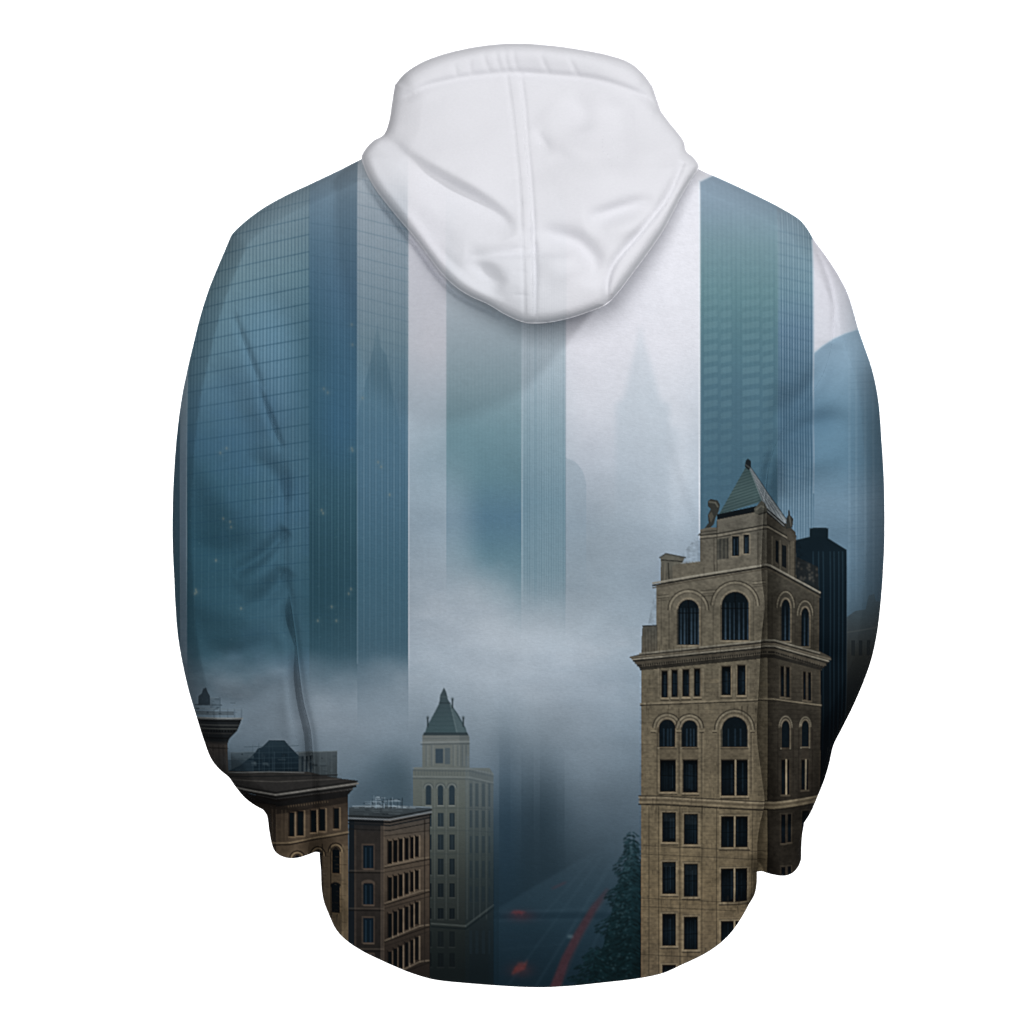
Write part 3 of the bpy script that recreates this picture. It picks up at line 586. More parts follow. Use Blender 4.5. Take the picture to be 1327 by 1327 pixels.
for yq in (1127, 1176, 1228): ln([(453,yq+1),(498,yq+1)], 1.6, (78,70,62), .5); ln([(453,yq+3.5),(498,yq+3.5)], 1.6, (20,19,18), .8)
rect(494, 1070, 499, 1290, (96,84,72), .4); rect(550, 1062, 552, 1290, (34,30,27), .5); ln([(557.5,1056),(557.5,1290)], 1.2, (24,24,24), .7)

# ---- overall: print is muted, its darks are deep and its fine edges crisp
lum = (CV*np.float32((.3, .55, .15))).sum(-1, keepdims=True)
ds = np.interp(np.arange(PH)/SS+PY0, [200, 400, 1300], [.1, .08, .03]).astype(np.float32)[:, None, None]
CV = lum*ds*np.float32((.985, 1.0, 1.012))+CV*(1-ds); del lum
gr = noise(PH, PW, (2.2, 2.2), 91)-.5; gr2 = noise(PH, PW, (9, 2.4), 92)-.5
tex = fbm(PH, PW, (9, 9), 95, 3)-.5
bt = smooth((np.arange(PH)/SS+PY0-600)/200)[:, None]
CV *= (1+(gr*.03+gr2*.03+tex*(.02+.16*bt*((CV[..., 0] < 135) & (CV[..., 0] > CV[..., 2]*.98)))))[..., None]
CV = np.ascontiguousarray(CV, np.float32)
PR = CV.reshape(PH//SS, SS, PW//SS, SS, 3).mean((1, 3))
k = np.exp(-.5*(np.arange(-4, 5)/1.5)**2); k /= k.sum()
q = np.pad(PR, ((4, 4), (4, 4), (0, 0)), mode='edge')
q = sum(np.float32(k[i])*q[i:i+PR.shape[0]] for i in range(9)); q = sum(np.float32(k[i])*q[:, i:i+PR.shape[1]] for i in range(9))
us = np.interp(np.arange(PR.shape[0])+PY0, [560, 640, 1300], [.0, .75, .75])[:, None, None]
PR = np.clip((PR+(PR-q)*us)/255., .012, 1)
del CV, FOG, NZ, gr, gr2, cl, tex, q
# ================================================================ materials
def cloth_material(name, use_print=True, col=(.7, .7, .74, 1)):
    m = bpy.data.materials.new(name); m.use_nodes = True; nt = m.node_tree; n = nt.nodes; L = nt.links
    b = n["Principled BSDF"]; b.inputs["Roughness"].default_value = .82; b.inputs["Specular IOR Level"].default_value = .02
    b.inputs["Sheen Weight"].default_value = .0; b.inputs["Sheen Roughness"].default_value = .5
    tc = n.new("ShaderNodeTexCoord")
    mp = n.new("ShaderNodeMapping"); mp.inputs["Scale"].default_value = (420, 420, 900); L.new(tc.outputs["Object"], mp.inputs[0])
    nz = n.new("ShaderNodeTexNoise"); nz.inputs["Scale"].default_value = 1; nz.inputs["Detail"].default_value = 3; L.new(mp.outputs[0], nz.inputs[0])
    nz2 = n.new("ShaderNodeTexNoise"); nz2.inputs["Scale"].default_value = 38; nz2.inputs["Detail"].default_value = 4; L.new(tc.outputs["Object"], nz2.inputs[0])
    b1 = n.new("ShaderNodeBump"); b1.inputs["Strength"].default_value = .35; b1.inputs["Distance"].default_value = .0005; L.new(nz.outputs[0], b1.inputs["Height"])
    b2 = n.new("ShaderNodeBump"); b2.inputs["Strength"].default_value = .35; b2.inputs["Distance"].default_value = .0022; L.new(nz2.outputs[0], b2.inputs["Height"]); L.new(b1.outputs[0], b2.inputs["Normal"])
    L.new(b2.outputs[0], b.inputs["Normal"])
    if use_print:
        a = n.new("ShaderNodeAttribute"); a.attribute_name = "print"
        mr = n.new("ShaderNodeMapRange"); mr.inputs["To Min"].default_value = .965; mr.inputs["To Max"].default_value = 1.035; L.new(nz.outputs[0], mr.inputs[0])
        mx = n.new("ShaderNodeVectorMath"); mx.operation = 'SCALE'; L.new(a.outputs["Color"], mx.inputs[0]); L.new(mr.outputs[0], mx.inputs["Scale"])
        L.new(mx.outputs[0], b.inputs["Base Color"])
    else: b.inputs["Base Color"].default_value = col
    return m
M_PRINT = cloth_material("printed_fleece")
wm = bpy.data.materials.new("white_backdrop_paint"); wm.use_nodes = True
wm.node_tree.nodes["Principled BSDF"].inputs["Base Color"].default_value = (.9, .9, .9, 1); wm.node_tree.nodes["Principled BSDF"].inputs["Roughness"].default_value = .95

# ================================================================ curves and relief
def catmull(P, n=8):
    P = [np.array(p, float) for p in P]; Q = [2*P[0]-P[1]]+P+[2*P[-1]-P[-2]]; out = []
    for i in range(1, len(Q)-2):
        p0, p1, p2, p3 = Q[i-1:i+3]
        t0 = 0; t1 = t0+max(np.linalg.norm(p1-p0), 1e-3)**.5; t2 = t1+max(np.linalg.norm(p2-p1), 1e-3)**.5; t3 = t2+max(np.linalg.norm(p3-p2), 1e-3)**.5
        for k in range(n):
            t = t1+(t2-t1)*k/n
            A1 = (t1-t)/(t1-t0)*p0+(t-t0)/(t1-t0)*p1; A2 = (t2-t)/(t2-t1)*p1+(t-t1)/(t2-t1)*p2; A3 = (t3-t)/(t3-t2)*p2+(t-t2)/(t3-t2)*p3
            B1 = (t2-t)/(t2-t0)*A1+(t-t0)/(t2-t0)*A2; B2 = (t3-t)/(t3-t1)*A2+(t-t1)/(t3-t1)*A3
            out.append((t2-t)/(t2-t1)*B1+(t-t1)/(t2-t1)*B2)
    out.append(P[-1]); return np.array(out)
def resample(C, n, power=None):
    d = np.r_[0, np.cumsum(np.linalg.norm(np.diff(C, axis=0), axis=1))]; t = np.linspace(0, d[-1], n)
    return np.stack([np.interp(t, d, C[:, 0]), np.interp(t, d, C[:, 1])], 1)
GX0, GY0, GW, GH = 200, 40, 970, 1260
def grid(step): return np.meshgrid(GX0+np.arange(0, GW, step, dtype=np.float32), GY0+np.arange(0, GH, step, dtype=np.float32))
def polydist(C, X, Y):
    """unsigned distance, signed side (positive = to the right of travel) and position 0..1 along the curve"""
    D = np.full(X.shape, 1e9, np.float32); Sd = np.zeros_like(D); T = np.zeros_like(D); n = len(C)-1
    for i in range(n):
        a, b = C[i], C[i+1]; e = b-a; L2 = e@e+1e-9
        t = np.clip(((X-a[0])*e[0]+(Y-a[1])*e[1])/L2, 0, 1)
        dx = X-a[0]-t*e[0]; dy = Y-a[1]-t*e[1]; d = np.sqrt(dx*dx+dy*dy)
        m = d < D; D[m] = d[m]; Sd[m] = np.sign(e[0]*dy-e[1]*dx)[m]; T[m] = ((i+t)/n)[m]
    return D, Sd, T
def blur(A, r):
    if r < 1: return A
    k = np.exp(-.5*(np.arange(-3*r, 3*r+1)/r)**2); k /= k.sum(); p = 3*r
    B = np.pad(A, ((p, p), (0, 0)), mode='edge'); B = sum(k[i]*B[i:i+A.shape[0]] for i in range(len(k)))
    B = np.pad(B, ((0, 0), (p, p)), mode='edge'); return sum(k[i]*B[:, i:i+A.shape[1]] for i in range(len(k))).astype(np.float32)
def up2(A, shape):
    y = np.minimum(np.arange(shape[0])/2, A.shape[0]-1.001); x = np.minimum(np.arange(shape[1])/2, A.shape[1]-1.001)
    iy = y.astype(int); ix = x.astype(int); fy = (y-iy)[:, None]; fx = (x-ix)[None, :]
    return ((A[iy][:, ix]*(1-fx)+A[iy][:, ix+1]*fx)*(1-fy)+(A[iy+1][:, ix]*(1-fx)+A[iy+1][:, ix+1]*fx)*fy).astype(np.float32)
GXf, GYf = grid(1); X2, Y2 = grid(2)
def stroke(H, pts, w, amp, side=0, w2=None, taper=1.0, n=6):
    """raise (amp > 0) or sink a fold along a curve; side +1/-1 makes it a step that is steep on one side (w2)"""
    C = catmull(pts, n); w2 = w2 if w2 is not None else w; m = 3.6*max(w, w2)
    a = max(0, int(C[:, 0].min()-m-GX0)); b = min(GW, int(C[:, 0].max()+m-GX0)); c = max(0, int(C[:, 1].min()-m-GY0)); d = min(GH, int(C[:, 1].max()+m-GY0))
    X, Y = GXf[c:d, a:b], GYf[c:d, a:b]
    D, Sd, T = polydist(C, X, Y)
    env = np.clip(np.sin(np.pi*np.clip(T, .0, 1)), 0, 1)**(taper*.6) if taper > 0 else 1
    ww = np.where(Sd >= 0, w, w2) if side >= 0 else np.where(Sd >= 0, w2, w)
    K = amp*np.exp(-(D/ww)**2)*env; r = int(min(w, w2)/3.2)
    H[c:d, a:b] += blur(K.astype(np.float32), r) if r >= 1 else K
def sample(A, u, v):
    x = np.clip(u-GX0, 0, GW-1.001); y = np.clip(v-GY0, 0, GH-1.001); ix = x.astype(int); iy = y.astype(int); fx = x-ix; fy = y-iy
    if A.ndim == 3: fx = fx[..., None]; fy = fy[..., None]
    return (A[iy, ix]*(1-fx)+A[iy, ix+1]*fx)*(1-fy)+(A[iy+1, ix]*(1-fx)+A[iy+1, ix+1]*fx)*fy

# ---- outline of the garment (without the hood)
LEFT = [(297,312),(290,329),(281,350),(270,378),(260,410),(250,450),(243,480),(236,515),(230,560),(226,610),(224,660),(224,705),(226,750),(228,790),(231,825),(237,860),(245,895),(254,925),(264,957),(274,983),(285,997),(297,1007),(304,1017),(318,1034),(330,1043),(341,1049)]
LCUFF = [(341,1049),(346,1056),(349,1075),(352,1092)]
LCUFFB = [(352,1092),(358,1102),(370,1108),(384,1109),(398,1106),(409,1103),(414,1104)]
LSIDE = [(414,1104),(416,1128),(417,1150),(420,1168),(427,1186)]
HEM = [(427,1186),(436,1201),(450,1215),(470,1228),(495,1240),(530,1255),(555,1263),(570,1266),(600,1269),(650,1273),(700,1275),(740,1273),(780,1269),(830,1263),(860,1256),(880,1247),(910,1233),(930,1220),(945,1206),(958,1189),(970,1172)]
RSIDE = [(981,1129),(980,1148),(977,1160),(970,1172)]
RCUFFB = [(981,1129),(985,1128.5),(1000,1131),(1015,1132),(1025,1129),(1033,1122),(1038,1113)]
RCUFF = [(1042,1066),(1039,1085),(1038,1113)]
RIGHT = [(1046,297),(1054,310),(1070,332),(1085,355),(1098,380),(1106,405),(1112,427),(1120,450),(1130,480),(1138,520),(1142,570),(1145,620),(1146,690),(1144,740),(1141,780),(1137,815),(1130,850),(1120,880),(1105,915),(1090,945),(1080,965),(1074,990),(1068,1010),(1060,1030),(1050,1053),(1042,1066)]
TOP = [(297,312),(301,304),(315,290),(340,271),(370,254),(400,240),(440,221),(474,204),(520,186),(600,176),(690,174),(780,178),(860,192),(905,219),(940,235),(970,249),(1010,269),(1037,286),(1046,297)]
LCUT = [(297,312),(304,350),(305,390),(318,445),(336,492),(352,542),(369,592),(370,640),(370,700),(371,745),(378,780),(384,820),(389,865),(395,907),(404,944),(407,975),(409,1010),(411,1056)]
LCUT2 = [(411,1056),(412,1080),(414,1104)]
RCUT = [(1046,297),(1061,335),(1072,368),(1078,402),(1077,440),(1066,482),(1042,522),(1014,556),(998,592),(990,640),(986,700),(985,745),(989,783),(985,822),(982,880),(979,950),(986,1010),(989,1038),(983,1066)]
RCUT2 = [(983,1066),(980,1090),(981,1129)]
cat = lambda *a: np.concatenate([catmull(p, 4) for p in a])
OUT = [catmull(p, 3) for p in (TOP, LEFT, LCUFF, LSIDE, RSIDE, RCUFF, RIGHT)]
D = np.full(X2.shape, 1e9, np.float32)
for C in OUT: D = np.minimum(D, polydist(C, X2, Y2)[0])
D = up2(D, (GH, GW))
R_, T_ = 70., 62.
prof = lambda d, R: np.sqrt(np.clip(1-(1-np.clip(d/R, 0, 1))**2, 0, 1))
BASE = T_*(.55*prof(D, 26)*np.clip(.55+D/58., 0, 1)+.45*prof(D, 120))
BACK = blur(50*prof(D, 90), 2)
H = BASE.copy()
def fld(cell, seed): return fbm(GH, GW, cell, seed, 3)-.5
H += fld((190, 240), 401)*16*np.clip(D/80, 0, 1)
H += fld((60, 110), 402)*4*np.clip(D/40, 0, 1)
CL = np.concatenate([catmull(LCUT, 4), catmull(LCUT2, 4)]); CR = np.concatenate([catmull(RCUT, 4), catmull(RCUT2, 4)])
dl, sl_, tl = [up2(q, (GH, GW)) for q in polydist(CL, X2, Y2)]
dr, sr_, tr = [up2(q, (GH, GW)) for q in polydist(CR, X2, Y2)]
sl_ = polydist(CL, GXf, GYf)[1]; sr_ = polydist(CR, GXf, GYf)[1]
rmp = lambda v, a, b: smooth((v-a)/(b-a))
# sleeves drop away from the body along the arm hole (left: travel downwards, the sleeve is on the right-hand side of travel)
HB = H.copy(); HS = H.copy()
HS -= ((17*rmp(GYf, 835, 890)+5+12*np.exp(-((GYf-806)/20)**2))*np.exp(-(dl/12)**2)*rmp(GYf, 768, 792)*(1-.8*rmp(GYf, 970, 1005))+3.5*np.exp(-(dl/14)**2)*rmp(GYf, 575, 630))*(GXf < 640)
HS -= (30*np.exp(-(dr/14)**2)*rmp(GYf, 560, 720)+5*np.exp(-(dr/60)**2)*rmp(GYf, 540, 640))*(GXf > 640)
HB -= 3.5*np.exp(-(dl/6)**2)*rmp(GYf, 575, 630)*(GXf < 640)+np.minimum(30*rmp(GYf, 560, 720)+5*rmp(GYf, 540, 640), 9)*np.exp(-(dr/6)**2)*(GXf > 640)*(1-.6*rmp(GYf, 700, 760))
HB -= 2.5*np.exp(-(dl/4)**2)*rmp(GYf, 785, 810)*(GXf < 640)+3.5*np.exp(-(dr/5)**2)*rmp(GYf, 580, 700)*(GXf > 640)
for A in (HB, HS):
    # creases of the left sleeve
    stroke(A, [(303,405),(318,442),(334,484),(342,505)], 6, -4, 1, 4)
    stroke(A, [(336,500),(350,535),(360,562),(369,584)], 6, -5, 1, 3.5)
    stroke(A, [(322,400),(345,450),(366,520),(385,575)], 22, 4)
    stroke(A, [(306,742),(340,722),(373,688)], 10, -11, -1, 7, taper=.35)
    stroke(A, [(318,600),(345,606),(362,628),(368,655)], 13, -10, taper=.5)
    stroke(A, [(318,790),(350,772),(372,738)], 12, -11, taper=.35)
    stroke(A, [(310,764),(340,744),(366,728)], 12, 6)
    stroke(A, [(262,640),(300,650),(350,640)], 26, 5)
    stroke(A, [(262,842),(310,848),(362,826)], 15, -9)
    stroke(A, [(280,905),(322,910),(366,880)], 12, -3.5)
    stroke(A, [(300,960),(340,940),(372,918)], 14, -3)
    stroke(A, [(255,560),(280,600),(320,640)], 18, -3)
    stroke(A, [(296,1000),(340,1022),(396,1030)], 10, 4); stroke(A, [(318,1034),(360,1048),(410,1056)], 5, -5, taper=.3)
    stroke(A, [(330,1000),(345,1030),(352,1060)], 9, -3.5)
    stroke(A, [(285,470),(310,540),(330,600)], 22, -9); stroke(A, [(250,560),(290,640),(330,690)], 24, 9); stroke(A, [(244,700),(290,716),(345,706)], 17, -8)
    stroke(A, [(240,770),(290,790),(350,800)], 20, 9); stroke(A, [(270,880),(310,880),(360,858)], 16, 8); stroke(A, [(340,380),(372,430),(396,500)], 26, -7)
    # creases of the right sleeve
    stroke(A, [(1050,305),(1064,340),(1074,372),(1079,405),(1077,445)], 4, -4.5, taper=.6)
    stroke(A, [(1078,445),(1060,490),(1030,522),(1000,545)], 15, -13)
    stroke(A, [(1100,545),(1066,548),(1030,560),(1005,590)], 15, -11)
    stroke(A, [(1090,590),(1050,600),(1012,640)], 18, 9)
    stroke(A, [(1112,700),(1060,716),(1012,760)], 20, -9)
    stroke(A, [(1100,860),(1060,850),(1010,830)], 18, -9)
    stroke(A, [(1080,930),(1040,912),(1000,905)], 16, 7)
    stroke(A, [(1062,1015),(1030,1004),(1000,980)], 12, -4); stroke(A, [(1044,1062),(1015,1070),(984,1066)], 5, -4, taper=.3)
    stroke(A, [(1008,500),(1004,545),(999,590),(996,650)], 13, -10)
    # back panel
    stroke(A, [(470,214),(474,228),(485,249),(500,270),(520,295),(540,319),(556,341),(572,362),(590,380),(611,393),(633,403),(652,413)], 4.5, -7, 1, 5, taper=.35)
    stroke(A, [(375,790),(376,860),(378,930),(382,975)], 10, 6)
    stroke(A, [(866,540),(884,610),(910,688)], 9, 3.4, 1, 20)
    stroke(A, [(905,1150),(935,1136),(966,1104)], 5, -2.6, -1, 10); stroke(A, [(925,1125),(950,1106),(972,1080)], 7, -2.5)
    stroke(A, [(890,1168),(925,1158),(960,1136)], 12, 2.5)
    stroke(A, [(660,1120),(700,1180),(730,1240)], 26, 3); stroke(A, [(430,1140),(470,1165),(520,1178)], 16, -2.5)
    stroke(A, [(440,480),(445,640),(432,800)], 34, 4); stroke(A, [(396,620),(398,700),(400,770)], 12, -3)
HB = blur(HB, 1); HS = blur(HS, 1)
HB = np.maximum(HB, 0); HS = np.maximum(HS, 0)

# ---- mesh builders
def s2l(c): return np.where(c <= .04045, c/12.92, ((c+.055)/1.055)**2.4)
PRL = s2l(PR).astype(np.float32)*PRINT_GAIN
PRL *= 1-.3*np.exp(-PRL.mean(-1, keepdims=True)/.025)
def linked(name, verts, faces, colors, mat, parent):
    me = bpy.data.meshes.new(name); nv = len(verts); nf = len(faces)
    me.vertices.add(nv); me.vertices.foreach_set("co", np.ascontiguousarray(verts, np.float32).ravel())
    me.loops.add(nf*4); me.loops.foreach_set("vertex_index", np.ascontiguousarray(faces, np.int32).ravel())
    me.polygons.add(nf); me.polygons.foreach_set("loop_start", np.arange(0, nf*4, 4, dtype=np.int32))
    me.update(calc_edges=True); me.validate(verbose=False)
    me.polygons.foreach_set("use_smooth", np.ones(len(me.polygons), bool))
    if colors is not None:
        at = me.color_attributes.new("print", 'FLOAT_COLOR', 'POINT')
        at.data.foreach_set("color", np.concatenate([colors, np.ones((nv, 1), np.float32)], 1).astype(np.float32).ravel())
    me.materials.append(mat); me.update()
    o = bpy.data.objects.new(name, me); sc.collection.objects.link(o)
    if parent: o.parent = parent
    return o
def world(u, v, h): return np.stack([(u-CX)*S, -h*S, (CZ-v)*S], -1)
def coons(top, right, bottom, left, nu, nv):
    T = resample(top, nu); B = resample(bottom, nu); Lc = resample(left, nv); Rc = resample(right, nv)
    s = np.linspace(0, 1, nu)[None, :, None]; t = np.linspace(0, 1, nv)[:, None, None]
    return (1-t)*T[None]+t*B[None]+(1-s)*Lc[:, None]+s*Rc[:, None]-((1-s)*(1-t)*T[0]+s*(1-t)*T[-1]+(1-s)*t*B[0]+s*t*B[-1])
def shell(name, P, front, back, color, parent, mat=None, lip=0, nb=60, edge=(1.0, 1.0)):
    """closed tube: dense front sheet (towards the camera), light back sheet, optional turned-in lip at the last row"""
    nv, nu = P.shape[:2]
    hf = front(P[..., 0], P[..., 1]); F = world(P[..., 0], P[..., 1], hf)
    js = np.linspace(nu-1, 0, nb); j0 = np.minimum(js.astype(int), nu-2); f = (js-j0)[None, :, None]
    Q = P[:, j0]*(1-f)+P[:, j0+1]*f
    hb = back(Q[..., 0], Q[..., 1]); Bk = world(Q[..., 0], Q[..., 1], hb)
    # rounded shoulder of the wall between the sheets
    def wall(a, b):
        dz = b[:, 1:2]-a[:, 1:2]; L = np.maximum(np.abs(dz), 1e-9); o = []
        for st in (.8, 2.2, 5.):
            k = np.minimum(st*S/L, .45); c = a.copy(); c[:, 1:2] = a[:, 1:2]+dz*k; o.append(c)
        return np.stack(o, 1)
    w1 = wall(F[:, -1], Bk[:, 0]); w2 = wall(F[:, 0], Bk[:, -1])[:, ::-1]
    ring = np.concatenate([F, w1, Bk, w2], 1)
    uv = np.concatenate([P, np.repeat(P[:, -1:], 3, 1), Q, np.repeat(P[:, :1], 3, 1)], 1)
    if lip:
        last = ring[-1]; c = last.mean(0); c[1] = 0; uvl = uv[-1]; rows = []; ur = []; hk = np.clip(np.abs(last[:, 1])/S/34-.25, .02, 1)
        for dn, dd in ((-.6, -.7), (-.2, -2.0), (2.5, -4.5), (lip*.5, -8.), (lip*.8, -11.)):
            r = last.copy(); r[:, 2] += np.where(dn > 0, dn*hk, dn)*S
            v = c-last; v[:, 2] = 0; v[:, 0] *= .03; n = np.linalg.norm(v, axis=1, keepdims=True)+1e-9
            r += v/n*np.minimum(-dd*S, n*.9); rows.append(r); ur.append(uvl+np.array([0, -dn]))
        ring = np.concatenate([ring, np.stack(rows)], 0); uv = np.concatenate([uv, np.stack(ur)], 0)
    R, Cn = ring.shape[:2]
    i = np.arange(R-1)[:, None]; j = np.arange(Cn)[None, :]; jn = (j+1) % Cn
    fc = np.stack([i*Cn+j, (i+1)*Cn+j, (i+1)*Cn+jn, i*Cn+jn], -1).reshape(-1, 4)
    return linked(name, ring.reshape(-1, 3), fc, color(uv[..., 0].ravel(), uv[..., 1].ravel()).astype(np.float32), mat or M_PRINT, parent)
K_PAR = 1.004
def print_col(u, v): return sample(PRL, CX+(u-CX)*K_PAR, CZ+(v-CZ)*K_PAR)

# ================================================================ the setting
me = bpy.data.meshes.new("backdrop"); me.from_pydata([(-3.8, 5, -2.2), (3.8, 5, -2.2), (3.8, 5, 2.2), (-3.8, 5, 2.2)], [], [(0, 1, 2, 3)]); me.materials.append(wm)
bd = bpy.data.objects.new("backdrop", me); sc.collection.objects.link(bd); bd["kind"] = "structure"

# ================================================================ the hoodie
hoodie = bpy.data.objects.new("hoodie", None); sc.collection.objects.link(hoodie); hoodie.empty_display_size = .1
hoodie["label"] = "white hooded sweatshirt seen from behind, printed all over with foggy skyscrapers and old stone towers"
hoodie["category"] = "hoodie"
cm = lambda p, n=6: catmull(p, n)
fB = lambda u, v: sample(HB, u, v); fS = lambda u, v: sample(HS, u, v); fK = lambda u, v: -sample(BACK, u, v)
body = shell("body", coons(cm(TOP), np.concatenate([cm(RCUT), cm(RCUT2)[1:], cm(RSIDE)[1:]]), cm(HEM), np.concatenate([cm(LCUT), cm(LCUT2)[1:], cm(LSIDE)[1:]]), NU, NV), fB, fK, print_col, hoodie, lip=26, nb=110)
pt = lambda p: np.array(p, float)
def bridge(a, b, n=4, bow=0): t = np.linspace(0, 1, n)[:, None]; q = pt(a)*(1-t)+pt(b)*t; q[:, 1:] += bow*np.sin(np.pi*t); return q
lb = cm([(341,1049),(358,1053),(385,1057),(411,1056)]); rb = cm([(983,1066),(1000,1070),(1022,1070),(1042,1066)])
sl = shell("sleeve", coons(bridge((297,312),(297.01,312)), cm(LCUT), lb, cm(LEFT), int(NU*.27), int(NV*.85)), fS, fK, print_col, hoodie, nb=40)
shell("cuff", coons(lb, cm(LCUT2), cm(LCUFFB), cm(LCUFF), int(NU*.12), int(NV*.08)), fS, fK, print_col, sl, lip=14, nb=24)
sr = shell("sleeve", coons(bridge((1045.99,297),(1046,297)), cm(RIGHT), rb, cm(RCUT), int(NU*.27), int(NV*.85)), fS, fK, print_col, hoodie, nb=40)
shell("cuff", coons(rb, cm(RCUFF), cm(RCUFFB), cm(RCUT2), int(NU*.12), int(NV*.09)), fS, fK, print_col, sr, lip=14, nb=24)

# ---- the hood
HTOP = [(512,111),(524,97),(543,84),(564,75),(592,67),(630,60),(668,57.5),(712,60),(758,66.5),(790,73),(817,83),(834,98),(845,113)]
HSEAM = [(508.5,133),(528,126),(552,115),(585,106.5),(625,100),(668,97),(720,100),(772,106),(812,118),(838,129),(856,146)]
HL1 = [(512,111),(508.5,133)]; HR1 = [(845,113),(856,146)]
HL = [(508.5,133),(505,158),(498,177),(486,184),(477,193),(470,206),(474,222),(485,244),(500,265),(520,290),(540,314),(556,336),(572,357),(590,375),(610,388),(632,398),(652,410),(668,418)]
HR = [(856,146),(866,160),(877,174),(885,186),(888,199),(896,206),(904,219),(893,238),(880,260),(869,282),(857,304),(840,329),(820,356),(802,380),(785,398),(762,408),(738,416),(716,421)]
HB_ = [(668,418),(680,422),(692,423),(704,422.5),(716,421)]
DH = np.full(X2.shape, 1e9, np.float32)
for C in (HTOP, HL1, HR1, HL, HR, HB_): DH = np.minimum(DH, polydist(catmull(C, 3), X2, Y2)[0])
DH = up2(DH, (GH, GW))
LEV = np.interp(GYf, [57, 110, 160, 210, 260, 330, 422], [6, 12, 30, 62, 90, 122, 150]).astype(np.float32)
LEV = blur(LEV, 24)
CUP = LEV+11*prof(DH, 14)+28*prof(DH, 110)+fld((150, 110), 501)*20*np.clip(DH/40, 0, 1)
hs = lambda *a, **k: stroke(CUP, *a, **k)
# rim rolls outwards above its seam
hs(HSEAM, 7, -4.5, 1, 5, taper=.05)
hs([(526,108),(590,80),(668,70),(760,79),(834,106)], 17, 11, taper=.4)
for x0, y0, x1, y1 in ((642,66,650,96),(654,62,660,98),(664,62,672,97),(626,70,636,98),(610,78,612,100),(700,70,712,98),(736,74,752,104),(590,84,594,104)): hs([(x0,y0),((x0+x1)/2-1.5,(y0+y1)/2),(x1,y1)], 3.2, -1.5)
# bulge of the upper hood and the fold that drops below it
hs([(540,160),(600,200),(640,250)], 60, 9); hs([(730,200),(770,240),(760,280)], 55, 12)
hs([(498,182),(530,210),(575,240),(625,268),(652,290),(664,312)], 9, -14, -1, 26)
hs([(520,190),(570,222),(620,250),(655,285)], 14, 5)
# lower cup
hs([(604,334),(632,335.5),(662,334),(700,333),(745,333)], 6, -7, 1, 12, taper=1)
hs([(690,306),(722,312),(750,322),(768,345),(764,375)], 13, -15)
hs([(606,340),(630,358),(652,378)], 12, -12)
hs([(700,350),(722,352),(736,368)], 20, 8)
hs([(684,300),(684,330)], 10, -4)
# right-hand folds
hs([(692,172),(704,190),(716,206)], 7, -5, taper=1.6); hs([(700,150),(722,178),(752,205),(800,230)], 14, 6); hs([(735,128),(752,150),(760,172)], 16, -9)
hs([(792,130),(800,170),(806,230)], 20, -8)
hs([(712,204),(745,212),(790,214)], 12, -4)
hs([(756,290),(795,279),(846,262)], 10, -15, -1, 16, taper=1.3); hs([(780,300),(815,300),(846,288)], 14, 5)
hs([(785,398),(786,368),(795,345),(830,303),(862,262),(884,214)], 4, -6.5, 1, 7, taper=.3)
hs([(790,388),(802,362),(835,318),(868,272),(892,226)], 7, 2, taper=.4)
hs([(478,210),(492,240),(530,290),(572,344),(604,374),(650,400)], 9, 4, taper=.4)
hs([(545,298),(580,340),(620,372),(655,392)], 7, -2.5)
hs([(590,322),(560,300),(536,280)], 14, -3)
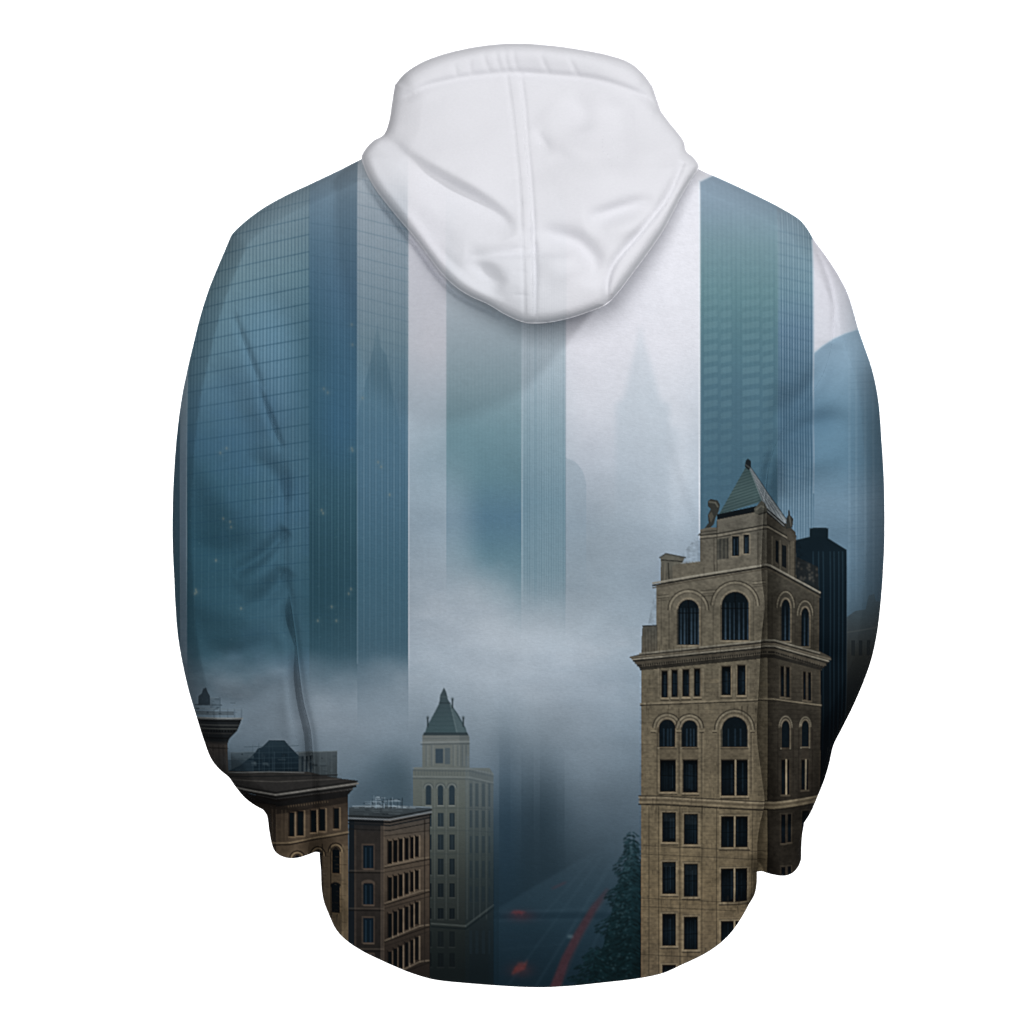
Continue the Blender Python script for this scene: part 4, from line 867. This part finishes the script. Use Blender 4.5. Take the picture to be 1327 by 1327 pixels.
# centre seam: two rows of stitching press the cloth down beside the taped ridge
SL_ = [(656,98),(662,140),(668,196),(673,250),(676,320),(678,370),(679,421)]; SR_ = [(675,98),(680,140),(684,196),(689,250),(692,320),(693,370),(693,422)]
hs(SL_, 2.6, -1.3, taper=.15); hs(SR_, 2.8, -2.2, taper=.15)
hs([(665,100),(671,150),(677,220),(682,300),(686,420)], 7, .8, taper=.15)
hs([(690,275),(692,320),(694,360),(693,415)], 4, -2.4)
for k in range(10): hs([(657+k*.9, 118+k*30), (666+k*.9, 117+k*30), (676+k*1.2, 119+k*30)], 2.4, -.8)
CUP = blur(CUP, 1)
def hood_col(u, v):
    m = np.interp(v, [175, 230, 270, 330, 400, 425], [0, .15, .45, .55, .55, .6])[:, None]
    m = m*(1-.6*smooth((u-560)/50))[:, None]
    m = m*np.clip(1-np.exp(-((u-672)/60)**2)*.3*(v < 330), 0, 1)[:, None]
    W = s2l(np.array([217, 217, 222])/255)*PRINT_GAIN
    return W*(1-m)+print_col(u, v)*m
fH = lambda u, v: sample(CUP, u, v)
LEVB = LEV-4-np.interp(GYf, [57, 120, 200, 260, 330, 422], [1, 62, 60, 22, 12, 8])*prof(DH, 26)
fHB = lambda u, v: sample(LEVB, u, v)
hood = shell("hood", coons(cm(HSEAM), cm(HR), cm(HB_), cm(HL), int(NU*.7), int(NV*.46)), fH, fHB, hood_col, hoodie, nb=60)
RIMH = CUP+2.0
shell("rim", coons(cm(HTOP), cm(HR1), cm(HSEAM), cm(HL1), int(NU*.7), int(NV*.07)), lambda u, v: sample(CUP, u, v), fHB, hood_col, hood, nb=60)
# taped centre seam, a strip of its own
def strip(name, A, B, lift, nu, nv, parent):
    a = resample(cm(A), nv); b = resample(cm(B), nv); s = np.linspace(0, 1, nu)[None, :, None]
    P = a[:, None]*(1-s)+b[:, None]*s; pr = (lift*np.clip(1-np.abs(2*s[..., 0]-1)**6, 0, 1))
    return shell(name, P, lambda u, v: sample(CUP, u, v)+(pr if u.shape == P.shape[:2] else 0)-.4, lambda u, v: sample(CUP, u, v)-3, hood_col, parent, nb=8)
strip("centre_seam", [(p[0]+2.2, p[1]+.6) for p in SL_], [(p[0]-2.2, p[1]+.6) for p in SR_], .7, 22, 420, hood)
strip("edge_seam", [(786,386),(787,366),(795,346),(831,303),(862,262),(884,215)][::-1], [(793,386),(802,372),(818,354),(855,302),(878,258),(901,220)][::-1], 1.0, 30, 360, hood)
